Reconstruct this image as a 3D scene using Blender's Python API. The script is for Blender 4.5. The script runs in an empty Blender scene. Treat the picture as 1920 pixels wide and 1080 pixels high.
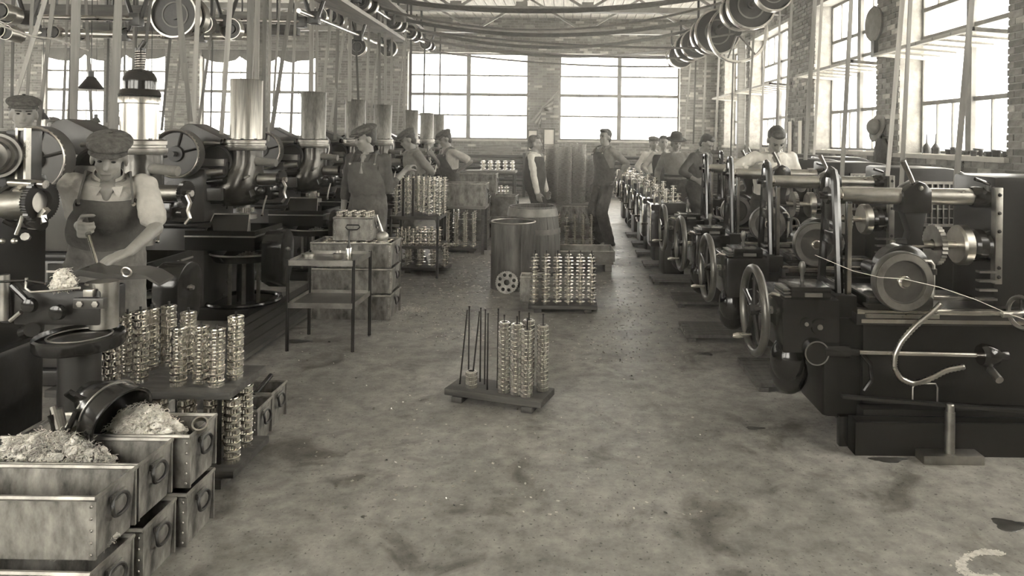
import bpy, bmesh, math, random
from mathutils import Vector, Matrix
random.seed(7)
R = math.radians
PI = math.pi
sc = bpy.context.scene
C = sc.collection

# ---------------------------------------------------------------- camera
F = 1300.0                     # focal length in pixels of the 1920 frame
PX, PY = 1060.0, 260.0         # principal point (the frame is a shifted crop of a level plate camera)
EYE = 1.6
ROLL = R(0.7)
cam_d = bpy.data.cameras.new('camera')
cam = bpy.data.objects.new('camera', cam_d)
C.objects.link(cam)
cam.location = (0, 0, EYE)
cam.rotation_euler = (R(90), -ROLL, 0)
cam_d.sensor_width = 36
cam_d.lens = F / 1920 * 36
cam_d.shift_x = -(PX - 960) / 1920
cam_d.shift_y = -(540 - PY) / 1920
cam_d.clip_end = 200
sc.camera = cam

# ---------------------------------------------------------------- world and light
w = bpy.data.worlds.new('sky')
sc.world = w
w.use_nodes = True
bg = w.node_tree.nodes['Background']
bg.inputs[0].default_value = (1.0, 0.98, 0.935, 1)
bg.inputs[1].default_value = 8.5
sc.view_settings.view_transform = 'Standard'
sc.view_settings.look = 'None'
sc.view_settings.gamma = 1
sc.view_settings.use_curve_mapping = False
sc.view_settings.exposure = 0.85
sc.cycles.use_denoising = True
sc.cycles.max_bounces = 10
sc.cycles.diffuse_bounces = 5
sc.cycles.glossy_bounces = 3
sc.cycles.transparent_max_bounces = 24
sc.cycles.sample_clamp_indirect = 6

def W(x, y, d):
    """pixel of the photograph at depth d -> world point"""
    a, b = (x - PX) / F, -(y - PY) / F
    return Vector(((a * math.cos(ROLL) - b * math.sin(ROLL)) * d, d, EYE + (a * math.sin(ROLL) + b * math.cos(ROLL)) * d))

def G(x, y, z=0.0):
    """pixel -> point at height z"""
    a, b = (x - PX) / F, -(y - PY) / F
    s = a * math.sin(ROLL) + b * math.cos(ROLL)
    return W(x, y, (z - EYE) / s)

# ---------------------------------------------------------------- materials
MATS = {}
def tone(v, warm=1.0):
    return (v, v * (1 - 0.04 * warm), v * (1 - 0.13 * warm), 1)

def mat(name, v, rough=0.6, metal=0.0, var=0.25, scale=6.0, bump=0.0, bscale=None, rvar=0.0, spec=0.5, stretch=None, coat=0.0, v2=None):
    m = bpy.data.materials.new(name); m.use_nodes = True
    nt = m.node_tree; b = nt.nodes['Principled BSDF']
    b.inputs['Roughness'].default_value = rough
    b.inputs['Metallic'].default_value = metal
    b.inputs['Specular IOR Level'].default_value = spec
    b.inputs['Coat Weight'].default_value = coat
    b.inputs['Coat Roughness'].default_value = 0.15
    tc = nt.nodes.new('ShaderNodeTexCoord')
    src = tc.outputs['Object']
    if stretch:
        mp = nt.nodes.new('ShaderNodeMapping'); mp.inputs['Scale'].default_value = stretch
        nt.links.new(src, mp.inputs[0]); src = mp.outputs[0]
    no = nt.nodes.new('ShaderNodeTexNoise'); no.inputs['Scale'].default_value = scale
    no.inputs['Detail'].default_value = 6; no.inputs['Roughness'].default_value = 0.62
    nt.links.new(src, no.inputs['Vector'])
    cr = nt.nodes.new('ShaderNodeValToRGB')
    lo = v * (1 - var); hi = v * (1 + var) if v2 is None else v2
    cr.color_ramp.elements[0].position = 0.32; cr.color_ramp.elements[0].color = tone(lo)
    cr.color_ramp.elements[1].position = 0.68; cr.color_ramp.elements[1].color = tone(hi)
    nt.links.new(no.outputs[0], cr.inputs[0]); nt.links.new(cr.outputs[0], b.inputs['Base Color'])
    if rvar:
        mr = nt.nodes.new('ShaderNodeMapRange')
        mr.inputs[3].default_value = max(0.03, rough - rvar); mr.inputs[4].default_value = min(1, rough + rvar)
        nt.links.new(no.outputs[0], mr.inputs[0]); nt.links.new(mr.outputs[0], b.inputs['Roughness'])
    if bump:
        n2 = nt.nodes.new('ShaderNodeTexNoise'); n2.inputs['Scale'].default_value = bscale or scale * 4
        n2.inputs['Detail'].default_value = 4
        nt.links.new(src, n2.inputs['Vector'])
        bp = nt.nodes.new('ShaderNodeBump'); bp.inputs['Strength'].default_value = bump; bp.inputs['Distance'].default_value = 0.02
        nt.links.new(n2.outputs[0], bp.inputs['Height']); nt.links.new(bp.outputs[0], b.inputs['Normal'])
    MATS[name] = m
    return m

mat('iron_black', 0.019, 0.34, 0, 0.2, 5, 0.03, 30, 0.04, spec=.3)
mat('iron_gloss', 0.014, 0.17, 0, 0.2, 4, 0.03, 22, 0.04, coat=0.4)
mat('iron_dark', 0.026, 0.36, 0, 0.25, 6, 0.08, 30, 0.1)
mat('paint_grey', 0.06, 0.3, 0, 0.2, 4, 0.04, 20, 0.1)
mat('steel', 0.52, 0.3, 1, 0.2, 8, 0, None, 0.1)
mat('steel_bright', 0.78, 0.22, 1, 0.15, 8, 0, None, 0.08)
mat('steel_dull', 0.34, 0.42, 1, 0.3, 8, 0.05, 40, 0.1)
mat('steel_brushed', 0.5, 0.34, 1, 0.3, 10, 0, None, 0.08, stretch=(14, 14, 0.4))
mat('oiled_casting', 0.09, 0.24, 0.75, 0.5, 5, 0.12, 14, 0.1)
mat('cylinder_dark', 0.2, 0.38, 0.8, 0.35, 12, 0.05, 60, 0.1, stretch=(4, 4, 1))
mat('disc_dark', 0.14, 0.36, 0.7, 0.25, 6)
mat('ring_steel', 0.3, 0.38, 0.7, 0.3, 30)
mat('tin', 0.42, 0.5, 0.75, 0.55, 7, 0.05, 40, 0.12)
mat('tin_dark', 0.24, 0.5, 0.6, 0.5, 6, 0.05, 40, 0.12)
mat('galvanised', 0.27, 0.5, 0.35, 0.65, 15, 0.08, 40, 0.15, stretch=(1, 1, .45))
mat('tote_metal', 0.25, 0.55, 0.25, 0.7, 16, 0.12, 50, 0.15, stretch=(1, 1, .45))
mat('wood', 0.2, 0.7, 0, 0.35, 3, 0.15, 20, stretch=(1, 8, 8))
mat('wood_dark', 0.075, 0.6, 0, 0.5, 3, 0.15, 20, 0.1, stretch=(1, 8, 8))
mat('wood_oily', 0.085, 0.5, 0, 0.5, 3, 0.2, 14, 0.15, stretch=(8, 1, 8))
mat('wood_light', 0.36, 0.75, 0, 0.25, 2, 0.1, 12, stretch=(8, 0.6, 8))
mat('belt', 0.17, 0.55, 0, 0.3, 3, 0, stretch=(6, 6, 0.5))
mat('belt_light', 0.33, 0.5, 0, 0.25, 3, 0, stretch=(6, 6, 0.5))
mat('belt_dark', 0.07, 0.6, 0, 0.3, 3)
mat('mortar', 0.3, 0.95, 0, 0.25, 9, 0.2, 60)
mat('brick_a', 0.2, 0.9, 0, 0.3, 7, 0.3, 60)
mat('brick_b', 0.15, 0.9, 0, 0.3, 7, 0.3, 60)
mat('brick_c', 0.26, 0.9, 0, 0.3, 7, 0.3, 60)
mat('brick_d', 0.45, 0.9, 0, 0.25, 7, 0.3, 60)
mat('plaster', 0.5, 0.9, 0, 0.15, 4, 0.1, 40)
mat('truss_paint', 0.3, 0.6, 0, 0.25, 4)
mat('ceiling_wood', 0.5, 0.8, 0, 0.25, 2, 0.1, 12, stretch=(8, 0.6, 8))
mat('frame_steel', 0.16, 0.6, 0.2, 0.25, 6)
mat('paper', 0.75, 0.9, 0, 0.05, 10)
mat('powder', 0.62, 0.95, 0, 0.2, 40)
mat('oil', 0.06, 0.3, 0, 0.2, 8)
mat('cotton', 0.88, 0.95, 0, 0.15, 30, .4, 110)
mat('cotton_grey', 0.66, 0.95, 0, 0.4, 22, .4, 110)
mat('chips', 0.6, 0.3, 1, 0.35, 30)
mat('skin', 0.25, 0.5, 0, 0.12, 12, 0.05, 40)
mat('hair', 0.05, 0.6, 0, 0.4, 30, 0.3, 60)
mat('hair_grey', 0.14, 0.7, 0, 0.4, 30, 0.3, 60)
mat('eye', 0.02, 0.2, 0, 0.1)
mat('lip', 0.2, 0.5, 0, 0.1)
mat('shirt_pale', 0.47, 0.85, 0, 0.18, 9, 0.5, 16)
mat('shirt_white', 0.62, 0.85, 0, 0.12, 9, 0.5, 16)
mat('shirt_grey', 0.2, 0.85, 0, 0.2, 9, 0.5, 16)
mat('shirt_dark', 0.07, 0.85, 0, 0.25, 9, 0.5, 16)
mat('denim', 0.1, 0.9, 0, 0.35, 8, 0.55, 16)
mat('denim_pale', 0.16, 0.9, 0, 0.3, 8, 0.55, 16)
mat('cloth_dark', 0.05, 0.9, 0, 0.3, 9, 0.5, 18)
mat('tweed', 0.085, 0.95, 0, 0.5, 40, 0.4, 120)
mat('leather', 0.04, 0.5, 0, 0.4, 9)
mat('flag_cloth', 0.12, 0.9, 0, 0.2, 6)
mat('flag_light', 0.32, 0.9, 0, 0.2, 6)
mat('rope', 0.5, 0.9, 0, 0.2, 30)
mat('barrel_wood', 0.12, 0.65, 0, 0.35, 3, 0.15, 14, stretch=(6, 6, 0.6))
mat('barrel_hoop', 0.2, 0.5, 0.5, 0.3, 6)
mat('drum_steel', 0.12, 0.42, 0.45, 0.6, 4, 0.05, 20, 0.12, stretch=(3, 3, 0.6))
mat('disc_paint', 0.16, 0.45, 0.3, 0.2, 6)

def glass_mat():
    m = bpy.data.materials.new('window_glass'); m.use_nodes = True
    nt = m.node_tree; nt.nodes.clear()
    o = nt.nodes.new('ShaderNodeOutputMaterial')
    mx = nt.nodes.new('ShaderNodeMixShader'); tr = nt.nodes.new('ShaderNodeBsdfTransparent')
    mx2 = nt.nodes.new('ShaderNodeMixShader'); tl = nt.nodes.new('ShaderNodeBsdfTranslucent'); gl = nt.nodes.new('ShaderNodeBsdfGlossy')
    tr.inputs[0].default_value = (0.97, 0.965, 0.95, 1)
    tl.inputs[0].default_value = tone(0.85); gl.inputs[0].default_value = tone(0.8); gl.inputs[1].default_value = 0.1
    mx2.inputs[0].default_value = 0.25; mx.inputs[0].default_value = 0.22
    nt.links.new(tl.outputs[0], mx2.inputs[1]); nt.links.new(gl.outputs[0], mx2.inputs[2])
    nt.links.new(tr.outputs[0], mx.inputs[1]); nt.links.new(mx2.outputs[0], mx.inputs[2])
    nt.links.new(mx.outputs[0], o.inputs[0])
    MATS['window_glass'] = m
glass_mat()

def floor_mat():
    m = bpy.data.materials.new('oily_concrete'); m.use_nodes = True
    nt = m.node_tree; b = nt.nodes['Principled BSDF']
    tc = nt.nodes.new('ShaderNodeTexCoord')
    def noise(s, d=8, r=0.6, dist=0.0):
        n = nt.nodes.new('ShaderNodeTexNoise'); n.inputs['Scale'].default_value = s
        n.inputs['Detail'].default_value = d; n.inputs['Roughness'].default_value = r; n.inputs['Distortion'].default_value = dist
        nt.links.new(tc.outputs['Object'], n.inputs['Vector']); return n
    def ramp(n, p0, c0, p1, c1):
        r = nt.nodes.new('ShaderNodeValToRGB')
        r.color_ramp.elements[0].position = p0; r.color_ramp.elements[0].color = c0
        r.color_ramp.elements[1].position = p1; r.color_ramp.elements[1].color = c1
        nt.links.new(n.outputs[0], r.inputs[0]); return r
    base = ramp(noise(0.9, 10, 0.65, 0.6), 0.3, tone(0.2), 0.72, tone(0.36))
    fine = ramp(noise(9, 8, 0.7), 0.28, (0.48, 0.48, 0.48, 1), 0.72, (1.42, 1.42, 1.42, 1))
    stain = ramp(noise(2.6, 7, 0.6, 0.8), 0.33, (0.5, 0.49, 0.47, 1), 0.45, (1, 1, 1, 1))
    spots = ramp(noise(60, 2, 0.5), 0.30, (0.35, 0.35, 0.35, 1), 0.36, (1, 1, 1, 1))
    cur = base.outputs[0]
    for r in (fine, stain, spots):
        mx = nt.nodes.new('ShaderNodeMix'); mx.data_type = 'RGBA'; mx.blend_type = 'MULTIPLY'
        mx.inputs[0].default_value = 1.0
        nt.links.new(cur, mx.inputs[6]); nt.links.new(r.outputs[0], mx.inputs[7]); cur = mx.outputs[2]
    nt.links.new(cur, b.inputs['Base Color'])
    rr = ramp(noise(1.3, 6, 0.6), 0.3, (0.34, 0.34, 0.34, 1), 0.7, (0.62, 0.62, 0.62, 1))
    nt.links.new(rr.outputs[0], b.inputs['Roughness'])
    bp = nt.nodes.new('ShaderNodeBump'); bp.inputs['Strength'].default_value = 0.15; bp.inputs['Distance'].default_value = 0.02
    nt.links.new(noise(25, 6, 0.6).outputs[0], bp.inputs['Height']); nt.links.new(bp.outputs[0], b.inputs['Normal'])
    MATS['floor'] = m
floor_mat()

# ---------------------------------------------------------------- mesh builder
def frame_to(d):
    return Vector(d).normalized().to_track_quat('Z', 'Y').to_matrix()

class MB:
    def __init__(s):
        s.v = []; s.f = []; s.m = []; s.cur = 0
    def add(s, vs, fs):
        o = len(s.v); s.v += [tuple(v) for v in vs]
        for f in fs:
            s.f.append(tuple(i + o for i in f)); s.m.append(s.cur)
        return s
    def box(s, x0, x1, y0, y1, z0, z1, M=None):
        vs = [Vector(p) for p in ((x0,y0,z0),(x1,y0,z0),(x1,y1,z0),(x0,y1,z0),(x0,y0,z1),(x1,y0,z1),(x1,y1,z1),(x0,y1,z1))]
        if M: vs = [M @ v for v in vs]
        return s.add(vs, [(0,3,2,1),(4,5,6,7),(0,1,5,4),(1,2,6,5),(2,3,7,6),(3,0,4,7)])
    def cbox(s, c, d, rz=0, rx=0, ry=0):
        M = Matrix.Translation(Vector(c)) @ Matrix.Rotation(rz, 4, 'Z') @ Matrix.Rotation(ry, 4, 'Y') @ Matrix.Rotation(rx, 4, 'X')
        return s.box(-d[0]/2, d[0]/2, -d[1]/2, d[1]/2, -d[2]/2, d[2]/2, M)
    def lathe(s, prof, n=20, o=(0,0,0), ax=(0,0,1), close=True):
        """prof: list of (r, h) along axis; radii 0 at the ends close the shape"""
        Q = frame_to(ax); o = Vector(o); vs = []; fs = []; rings = []
        for r, h in prof:
            if r < 1e-6:
                rings.append([len(vs)]); vs.append(o + Q @ Vector((0, 0, h)))
            else:
                rings.append(list(range(len(vs), len(vs) + n)))
                for i in range(n):
                    a = 2*PI*i/n; vs.append(o + Q @ Vector((r*math.cos(a), r*math.sin(a), h)))
        for a, b in zip(rings[:-1], rings[1:]):
            for i in range(n):
                j = (i+1) % n
                if len(a) == 1 and len(b) == 1: continue
                if len(a) == 1: fs.append((a[0], b[j], b[i]))
                elif len(b) == 1: fs.append((a[i], a[j], b[0]))
                else: fs.append((a[i], a[j], b[j], b[i]))
        return s.add(vs, fs)
    def cyl(s, p0, p1, r0, r1=None, n=14):
        p0 = Vector(p0); p1 = Vector(p1); L = (p1-p0).length; r1 = r0 if r1 is None else r1
        return s.lathe([(0,0),(r0,0),(r1,L),(0,L)], n, p0, p1-p0)
    def cap(s, p0, p1, r0, r1=None, n=10, k=3):
        """tapered capsule"""
        p0 = Vector(p0); p1 = Vector(p1); L = max((p1-p0).length, 1e-5); r1 = r0 if r1 is None else r1
        pr = [(0, -r0)] + [(r0*math.sin(PI/2*i/k), -r0*math.cos(PI/2*i/k)) for i in range(1, k+1)]
        pr += [(r1*math.cos(PI/2*i/k), L + r1*math.sin(PI/2*i/k)) for i in range(0, k)] + [(0, L+r1)]
        return s.lathe(pr, n, p0, (p1-p0) if (p1-p0).length > 1e-5 else (0,0,1))
    def ell(s, c, r, n=14, k=8, M=None):
        c = Vector(c); vs = []; fs = []
        for i in range(k+1):
            t = PI*i/k
            for j in range(n):
                a = 2*PI*j/n
                p = Vector((r[0]*math.sin(t)*math.cos(a), r[1]*math.sin(t)*math.sin(a), -r[2]*math.cos(t)))
                vs.append(c + (M @ p if M else p))
        for i in range(k):
            for j in range(n):
                q = (j+1) % n
                fs.append((i*n+j, i*n+q, (i+1)*n+q, (i+1)*n+j))
        return s.add(vs, fs)
    def tube(s, pts, r, n=8, closed=False, flat=None):
        """round tube, or flat strip section flat=(w,h) along pts"""
        pts = [Vector(p) for p in pts]; vs = []; fs = []; N = len(pts)
        up = None
        for i, p in enumerate(pts):
            if closed: t = pts[(i+1) % N] - pts[i-1]
            else: t = pts[min(i+1, N-1)] - pts[max(i-1, 0)]
            t.normalize()
            if up is None:
                up = Vector((0,0,1)) if abs(t.z) < 0.9 else Vector((1,0,0))
            up = (up - t*up.dot(t))
            if up.length < 1e-4: up = t.orthogonal()
            up.normalize(); sd = t.cross(up)
            rr = r[i] if isinstance(r, (list, tuple)) else r
            if flat:
                for a, b in ((-1,-1),(1,-1),(1,1),(-1,1)): vs.append(p + sd*a*flat[0]/2 + up*b*flat[1]/2)
            else:
                for j in range(n):
                    a = 2*PI*j/n; vs.append(p + sd*math.cos(a)*rr + up*math.sin(a)*rr)
        k = 4 if flat else n
        for i in range(N if closed else N-1):
            q = (i+1) % N
            for j in range(k):
                l = (j+1) % k
                fs.append((i*k+j, i*k+l, q*k+l, q*k+j))
        if not closed:
            fs.append(tuple(range(k-1, -1, -1))); fs.append(tuple((N-1)*k+j for j in range(k)))
        return s.add(vs, fs)
    def torus(s, c, ax, Rr, r, n=28, k=8):
        Q = frame_to(ax); c = Vector(c)
        return s.tube([c + Q @ Vector((Rr*math.cos(2*PI*i/n), Rr*math.sin(2*PI*i/n), 0)) for i in range(n)], r, k, True)
    def prism(s, poly, o, ax_u, ax_v, ext):
        """polygon in (u,v) extruded by vector ext"""
        o = Vector(o); u = Vector(ax_u); v = Vector(ax_v); e = Vector(ext); n = len(poly)
        vs = [o + u*a + v*b for a, b in poly]; vs += [p + e for p in vs]
        fs = [tuple(range(n-1, -1, -1)), tuple(range(n, 2*n))] + [(i, (i+1) % n, n+(i+1) % n, n+i) for i in range(n)]
        return s.add(vs, fs)
    def loft(s, rings, n=20):
        """rings: (centre, rx, ry[, tilt matrix])"""
        vs = []; fs = []
        for rg in rings:
            c = Vector(rg[0]); M = rg[3] if len(rg) > 3 else None
            for i in range(n):
                a = 2*PI*i/n; p = Vector((rg[1]*math.cos(a), rg[2]*math.sin(a), 0))
                vs.append(c + (M @ p if M else p))
        for k in range(len(rings)-1):
            for i in range(n):
                j = (i+1) % n; fs.append((k*n+i, k*n+j, (k+1)*n+j, (k+1)*n+i))
        fs.append(tuple(range(n-1, -1, -1))); fs.append(tuple((len(rings)-1)*n+i for i in range(n)))
        return s.add(vs, fs)
    def mesh(s, name, mats, bevel=0.0, sharp=38):
        me = bpy.data.meshes.new(name)
        me.from_pydata(s.v, [], s.f)
        bm = bmesh.new(); bm.from_mesh(me)
        bmesh.ops.recalc_face_normals(bm, faces=bm.faces)
        if bevel:
            es = [e for e in bm.edges if len(e.link_faces) == 2 and e.calc_face_angle(0) > R(40)]
            bmesh.ops.bevel(bm, geom=es, offset=bevel, segments=2, profile=0.6, affect='EDGES', clamp_overlap=True)
        bm.to_mesh(me); bm.free()
        if not bevel and len(set(s.m)) > 1:
            me.polygons.foreach_set('material_index', s.m)
        for m in (mats if isinstance(mats, (list, tuple)) else [mats]): me.materials.append(MATS[m])
        me.shade_smooth(); me.set_sharp_from_angle(angle=R(sharp))
        return me
    def build(s, name, m, parent=None, bevel=0.0, sharp=38, loc=None):
        return link(name, s.mesh(name, m, bevel, sharp), parent, loc)

def link(name, me, parent=None, loc=None, rz=0, M=None):
    o = bpy.data.objects.new(name, me); C.objects.link(o)
    if M is not None: o.matrix_basis = M
    else:
        if loc is not None: o.location = loc
        if rz: o.rotation_euler = (0, 0, rz)
    if parent: o.parent = parent
    return o

def tag(o, label=None, cat=None, group=None, kind=None):
    if label: o['label'] = label
    if cat: o['category'] = cat
    if group: o['group'] = group
    if kind: o['kind'] = kind
    return o

def thing(name, loc, label, cat, group=None, rz=0):
    o = bpy.data.objects.new(name, None); C.objects.link(o)
    o.location = loc; o.rotation_euler = (0, 0, rz); o.empty_display_size = 0.1
    return tag(o, label, cat, group)

def kids(o):
    return [c for c in ALL_KIDS.get(o.name, [])]

def copy_tree(o, parent=None, loc=None, rz=None, label=None, group=None, drop=()):
    c = o.copy(); C.objects.link(c)
    if parent: c.parent = parent
    if loc is not None: c.location = loc
    if rz is not None: c.rotation_euler = (0, 0, rz)
    if label: c['label'] = label
    if group: c['group'] = group
    for ch in list(o.children):
        if ch.name.split('.')[0] in drop: continue
        copy_tree(ch, c)
    return c

def arc(c, r, a0, a1, n):
    return [(c[0] + r*math.cos(R(a0 + (a1-a0)*i/n)), c[1] + r*math.sin(R(a0 + (a1-a0)*i/n))) for i in range(n+1)]
# ================================================================ structure
XR = 4.2            # inner face of right wall
YF = 19.0           # inner face of far wall
ZC = 4.9            # ceiling
XL = -16.4
Y0 = -3.0
tag(MB().box(XL, XR + 0.4, Y0, YF + 0.4, -0.2, 0).build('floor', 'floor'), kind='structure')

BR = ['brick_a', 'brick_b', 'brick_c', 'brick_d']
def brick_wall(wall, rects, holes, to3, nrm, score):
    """bricks on rect (u0,u1,z0,z1) minus holes; to3(u,z,out)->Vector; score(u,z) ranks those built one by one"""
    L, Hh, J, D = 0.225, 0.068, 0.012, 0.014
    items = []
    for (u0, u1, z0, z1) in rects:
        z = z0; row = 0
        while z + Hh <= z1 + 1e-6:
            u = u0 - (L/2 if row % 2 else 0)
            while u < u1:
                a, b = max(u, u0) + J/2, min(u + L, u1) - J/2
                if b - a > 0.04:
                    segs = [(a, b)]
                    for (h0, h1, k0, k1) in holes:
                        if z + Hh - J > k0 and z < k1:
                            ns = []
                            for (p, q) in segs:
                                if q <= h0 or p >= h1: ns.append((p, q)); continue
                                if p < h0 - 0.04: ns.append((p, h0))
                                if q > h1 + 0.04: ns.append((h1, q))
                            segs = ns
                    for (p, q) in segs: items.append((p, q, z, z + Hh - J))
                u += L
            z += Hh; row += 1
    items.sort(key=lambda t: -score((t[0]+t[1])/2, (t[2]+t[3])/2))
    cache = {}
    rest = MB()
    fl = [(4,5,6,7),(0,1,5,4),(1,2,6,5),(2,3,7,6),(3,0,4,7)]
    for n, (p, q, za, zb) in enumerate(items):
        k = random.choices([0, 1, 2, 3], [5, 4, 3, 1.1])[0]; dd = D * random.uniform(0.6, 1.3)
        if n < 300:
            key = (round(q-p, 2), k)
            if key not in cache:
                hw = (q-p)/2; hh = (zb-za)/2; o = to3(0, 0, 0)
                pts = [to3(a, b, c) - o for c in (0, D) for a, b in ((-hw,-hh),(hw,-hh),(hw,hh),(-hw,hh))]
                cache[key] = MB().add(pts, fl).mesh('brick', BR[k])
            link('brick', cache[key], wall, to3((p+q)/2, (za+zb)/2, dd - D))
        else:
            rest.cur = k
            rest.add([to3(a, b, c) for c in (0, dd) for a, b in ((p,za),(q,za),(q,zb),(p,zb))], fl)
    tag(rest.build('brick_field', BR, wall), kind='stuff')

# far wall with four windows -----------------------------------------------------------
FZ0, FZ1 = 1.56, 3.93
def xfar(px): return W(px, 180, YF).x
far_win = [(xfar(78), xfar(309)), (xfar(374), xfar(592)), (xfar(764), xfar(990)), (xfar(1049), xfar(1275))]
m = MB()
m.box(XL, XR, YF, YF+0.35, 0, FZ0).box(XL, XR, YF, YF+0.35, FZ1, ZC)
xs = [XL] + [v for p in far_win for v in p] + [XR]
for a, b in zip(xs[0::2], xs[1::2]): m.box(a, b, YF, YF+0.35, FZ0, FZ1)
wall_far = tag(m.build('wall_far', 'mortar'), kind='structure')
holes = [(a, b, FZ0, FZ1) for a, b in far_win]
def sc_far(u, z):
    s = 0
    if far_win[2][1] < u < far_win[3][0]: s += 10
    if u > far_win[3][1]: s += 6
    if far_win[1][1] < u < far_win[2][0] : s += 4
    if z < 1.2: s -= 6
    if z > 3.9: s -= 3
    return s + z*0.1
brick_wall(wall_far, [(XL, XR, 0, ZC)], holes, lambda u, z, o: Vector((u, YF - o, z)), None, sc_far)

# right wall with windows; it runs on past the camera ---------------------------------
def yr(px): return XR * F / (px - PX)
RZ0, RZ1 = 1.47, 3.88
rw = [(yr(1890), yr(1686)), (yr(1643), yr(1527)), (yr(1476), yr(1405)), (yr(1398), yr(1358))]
rw_all = [(1.2, 3.4), (3.95, 5.95)] + rw
m = MB()
m.box(XR, XR+0.4, Y0, YF, 0, RZ0).box(XR, XR+0.4, Y0, YF, RZ1, ZC)
ys = [Y0] + [v for p in rw_all for v in p] + [YF]
for a, b in zip(ys[0::2], ys[1::2]): m.box(XR, XR+0.4, a, b, RZ0, RZ1)
wall_right = tag(m.build('wall_right', 'mortar'), kind='structure')
brick_wall(wall_right, [(4.9, YF, 0, ZC)], [(a, b, RZ0, RZ1) for a, b in rw_all], lambda u, z, o: Vector((XR - o, u, z)), None,
           lambda u, z: (1/u if u > 6 else -1) + (0.05 if 1.0 < z < 3.2 else -0.1))
# wall behind the camera with the same kind of tall windows
m = MB(); m.box(XL, XR+0.4, Y0-0.3, Y0, 0, 1.3).box(XL, XR+0.4, Y0-0.3, Y0, 4.3, ZC)
near_win = [(XR-3.6-4.1*k, XR-.4-4.1*k) for k in (1, 2, 3)]
xs = [XL] + sorted(v for p in near_win for v in p) + [XR+.4]
for a, b in zip(xs[0::2], xs[1::2]): m.box(a, b, Y0-0.3, Y0, 1.3, 4.3)
tag(m.build('wall_near', 'brick_c'), kind='structure')

# ceiling: boards over trusses ----------------------------------------------------------
ceil = tag(MB().box(XL, XR+0.4, Y0, YF+0.4, ZC+0.03, ZC+0.15).build('ceiling', 'wood_dark'), kind='structure')
bw = 0.24
cb = MB().box(-bw/2+0.008, bw/2-0.008, Y0, YF, 0, 0.03).mesh('board', 'ceiling_wood')
x = XL + bw/2
while x < XR:
    link('board', cb, ceil, (x, 0, ZC)); x += bw

def window(n, plane, u0, u1, z0, z1, lay, depth):
    """plane: ('y',Y) or ('x',X). lay: list of (z fraction list bottom to top, columns)"""
    ax, p = plane
    def T(u, z, d): return Vector((u, p + d, z)) if ax == 'y' else Vector((p + d, u, z))
    def bx(mb, a, b, c, d, e, f):
        q = [T(uu, zz, dd) for dd in (e, f) for uu, zz in ((a,c),(b,c),(b,d),(a,d))]
        mb.add(q, [(0,3,2,1),(4,5,6,7),(0,1,5,4),(1,2,6,5),(2,3,7,6),(3,0,4,7)])
    root = bpy.data.objects.new('window_%d' % n, None); C.objects.link(root); root['kind'] = 'structure'
    root['label'] = 'tall steel framed factory window in the brick wall'
    m = MB(); t = 0.04
    bx(m, u0, u0+t, z0, z1, 0, .06); bx(m, u1-t, u1, z0, z1, 0, .06); bx(m, u0+t, u1-t, z0, z0+t, 0, .06); bx(m, u0+t, u1-t, z1-t, z1, 0, .06)
    m.build('window_frame', 'frame_steel', root)
    m = MB(); bx(m, u0-0.04, u1+0.04, z0-0.05, z0, -depth-0.06, 0.06); m.build('window_sill', 'plaster', root)
    cu = (u0+u1)/2; mw = 0.006 if ax == 'y' else 0.011
    mull = MB(); bx(mull, cu-0.055, cu+0.055, z0+t, z1-t, -0.03, .07); mull.build('mullion', 'frame_steel', root)
    z = z0 + t; H = z1 - z0 - 2*t
    for (fz, cols, thick) in lay:
        za, zb = z, z + fz*H
        rb = MB(); bx(rb, u0+t, u1-t, zb-thick/2, zb+thick/2, 0, .045)
        if zb < z1 - t - 0.02: rb.build('transom', 'frame_steel', root)
        for s0, s1 in ((u0+t, cu-0.045), (cu+0.045, u1-t)):
            wd = (s1-s0)/cols
            for i in range(cols):
                a = s0 + i*wd
                if cols:
                    pm = MB(); bx(pm, a, a+wd, za, zb, 0.02, 0.024); pm.build('pane', 'window_glass', root)
                if i:
                    mm = MB(); bx(mm, a-mw, a+mw, za, zb, 0.0, 0.04); mm.build('muntin', 'frame_steel', root)
        z = zb
    return root
lay_far = [(0.27, 3, .045), (0.25, 3, .08), (0.23, 3, .045), (0.25, 3, .02)]
for i, (a, b) in enumerate(far_win): window(i+1, ('y', YF+0.16), a, b, FZ0, FZ1, lay_far, 0.16)
lay_r = [(0.25, 3, .05), (0.35, 1, .05), (0.15, 1, .05), (0.25, 3, .02)]
for i, (a, b) in enumerate(rw_all): window(i+5, ('x', XR+0.27), a, b, RZ0, RZ1, lay_r, 0.27)

left_win = [(1.0+3.6*k, 3.6+3.6*k) for k in range(5)]
m = MB(); m.box(XL-.35, XL, Y0, YF, 0, 1.5).box(XL-.35, XL, Y0, YF, 3.9, ZC)
ys = [Y0] + [v for p in left_win for v in p] + [YF]
for a, b in zip(ys[0::2], ys[1::2]): m.box(XL-.35, XL, a, b, 1.5, 3.9)
tag(m.build('wall_left', 'brick_a'), kind='structure')
for i, (a, b) in enumerate(left_win): window(i+15, ('x', XL-.2), a, b, 1.5, 3.9, lay_far, -.15)
for i, (a, b) in enumerate(near_win): window(i+12, ('y', Y0-.2), a, b, 1.3, 4.3, lay_far, -.16)

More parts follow.
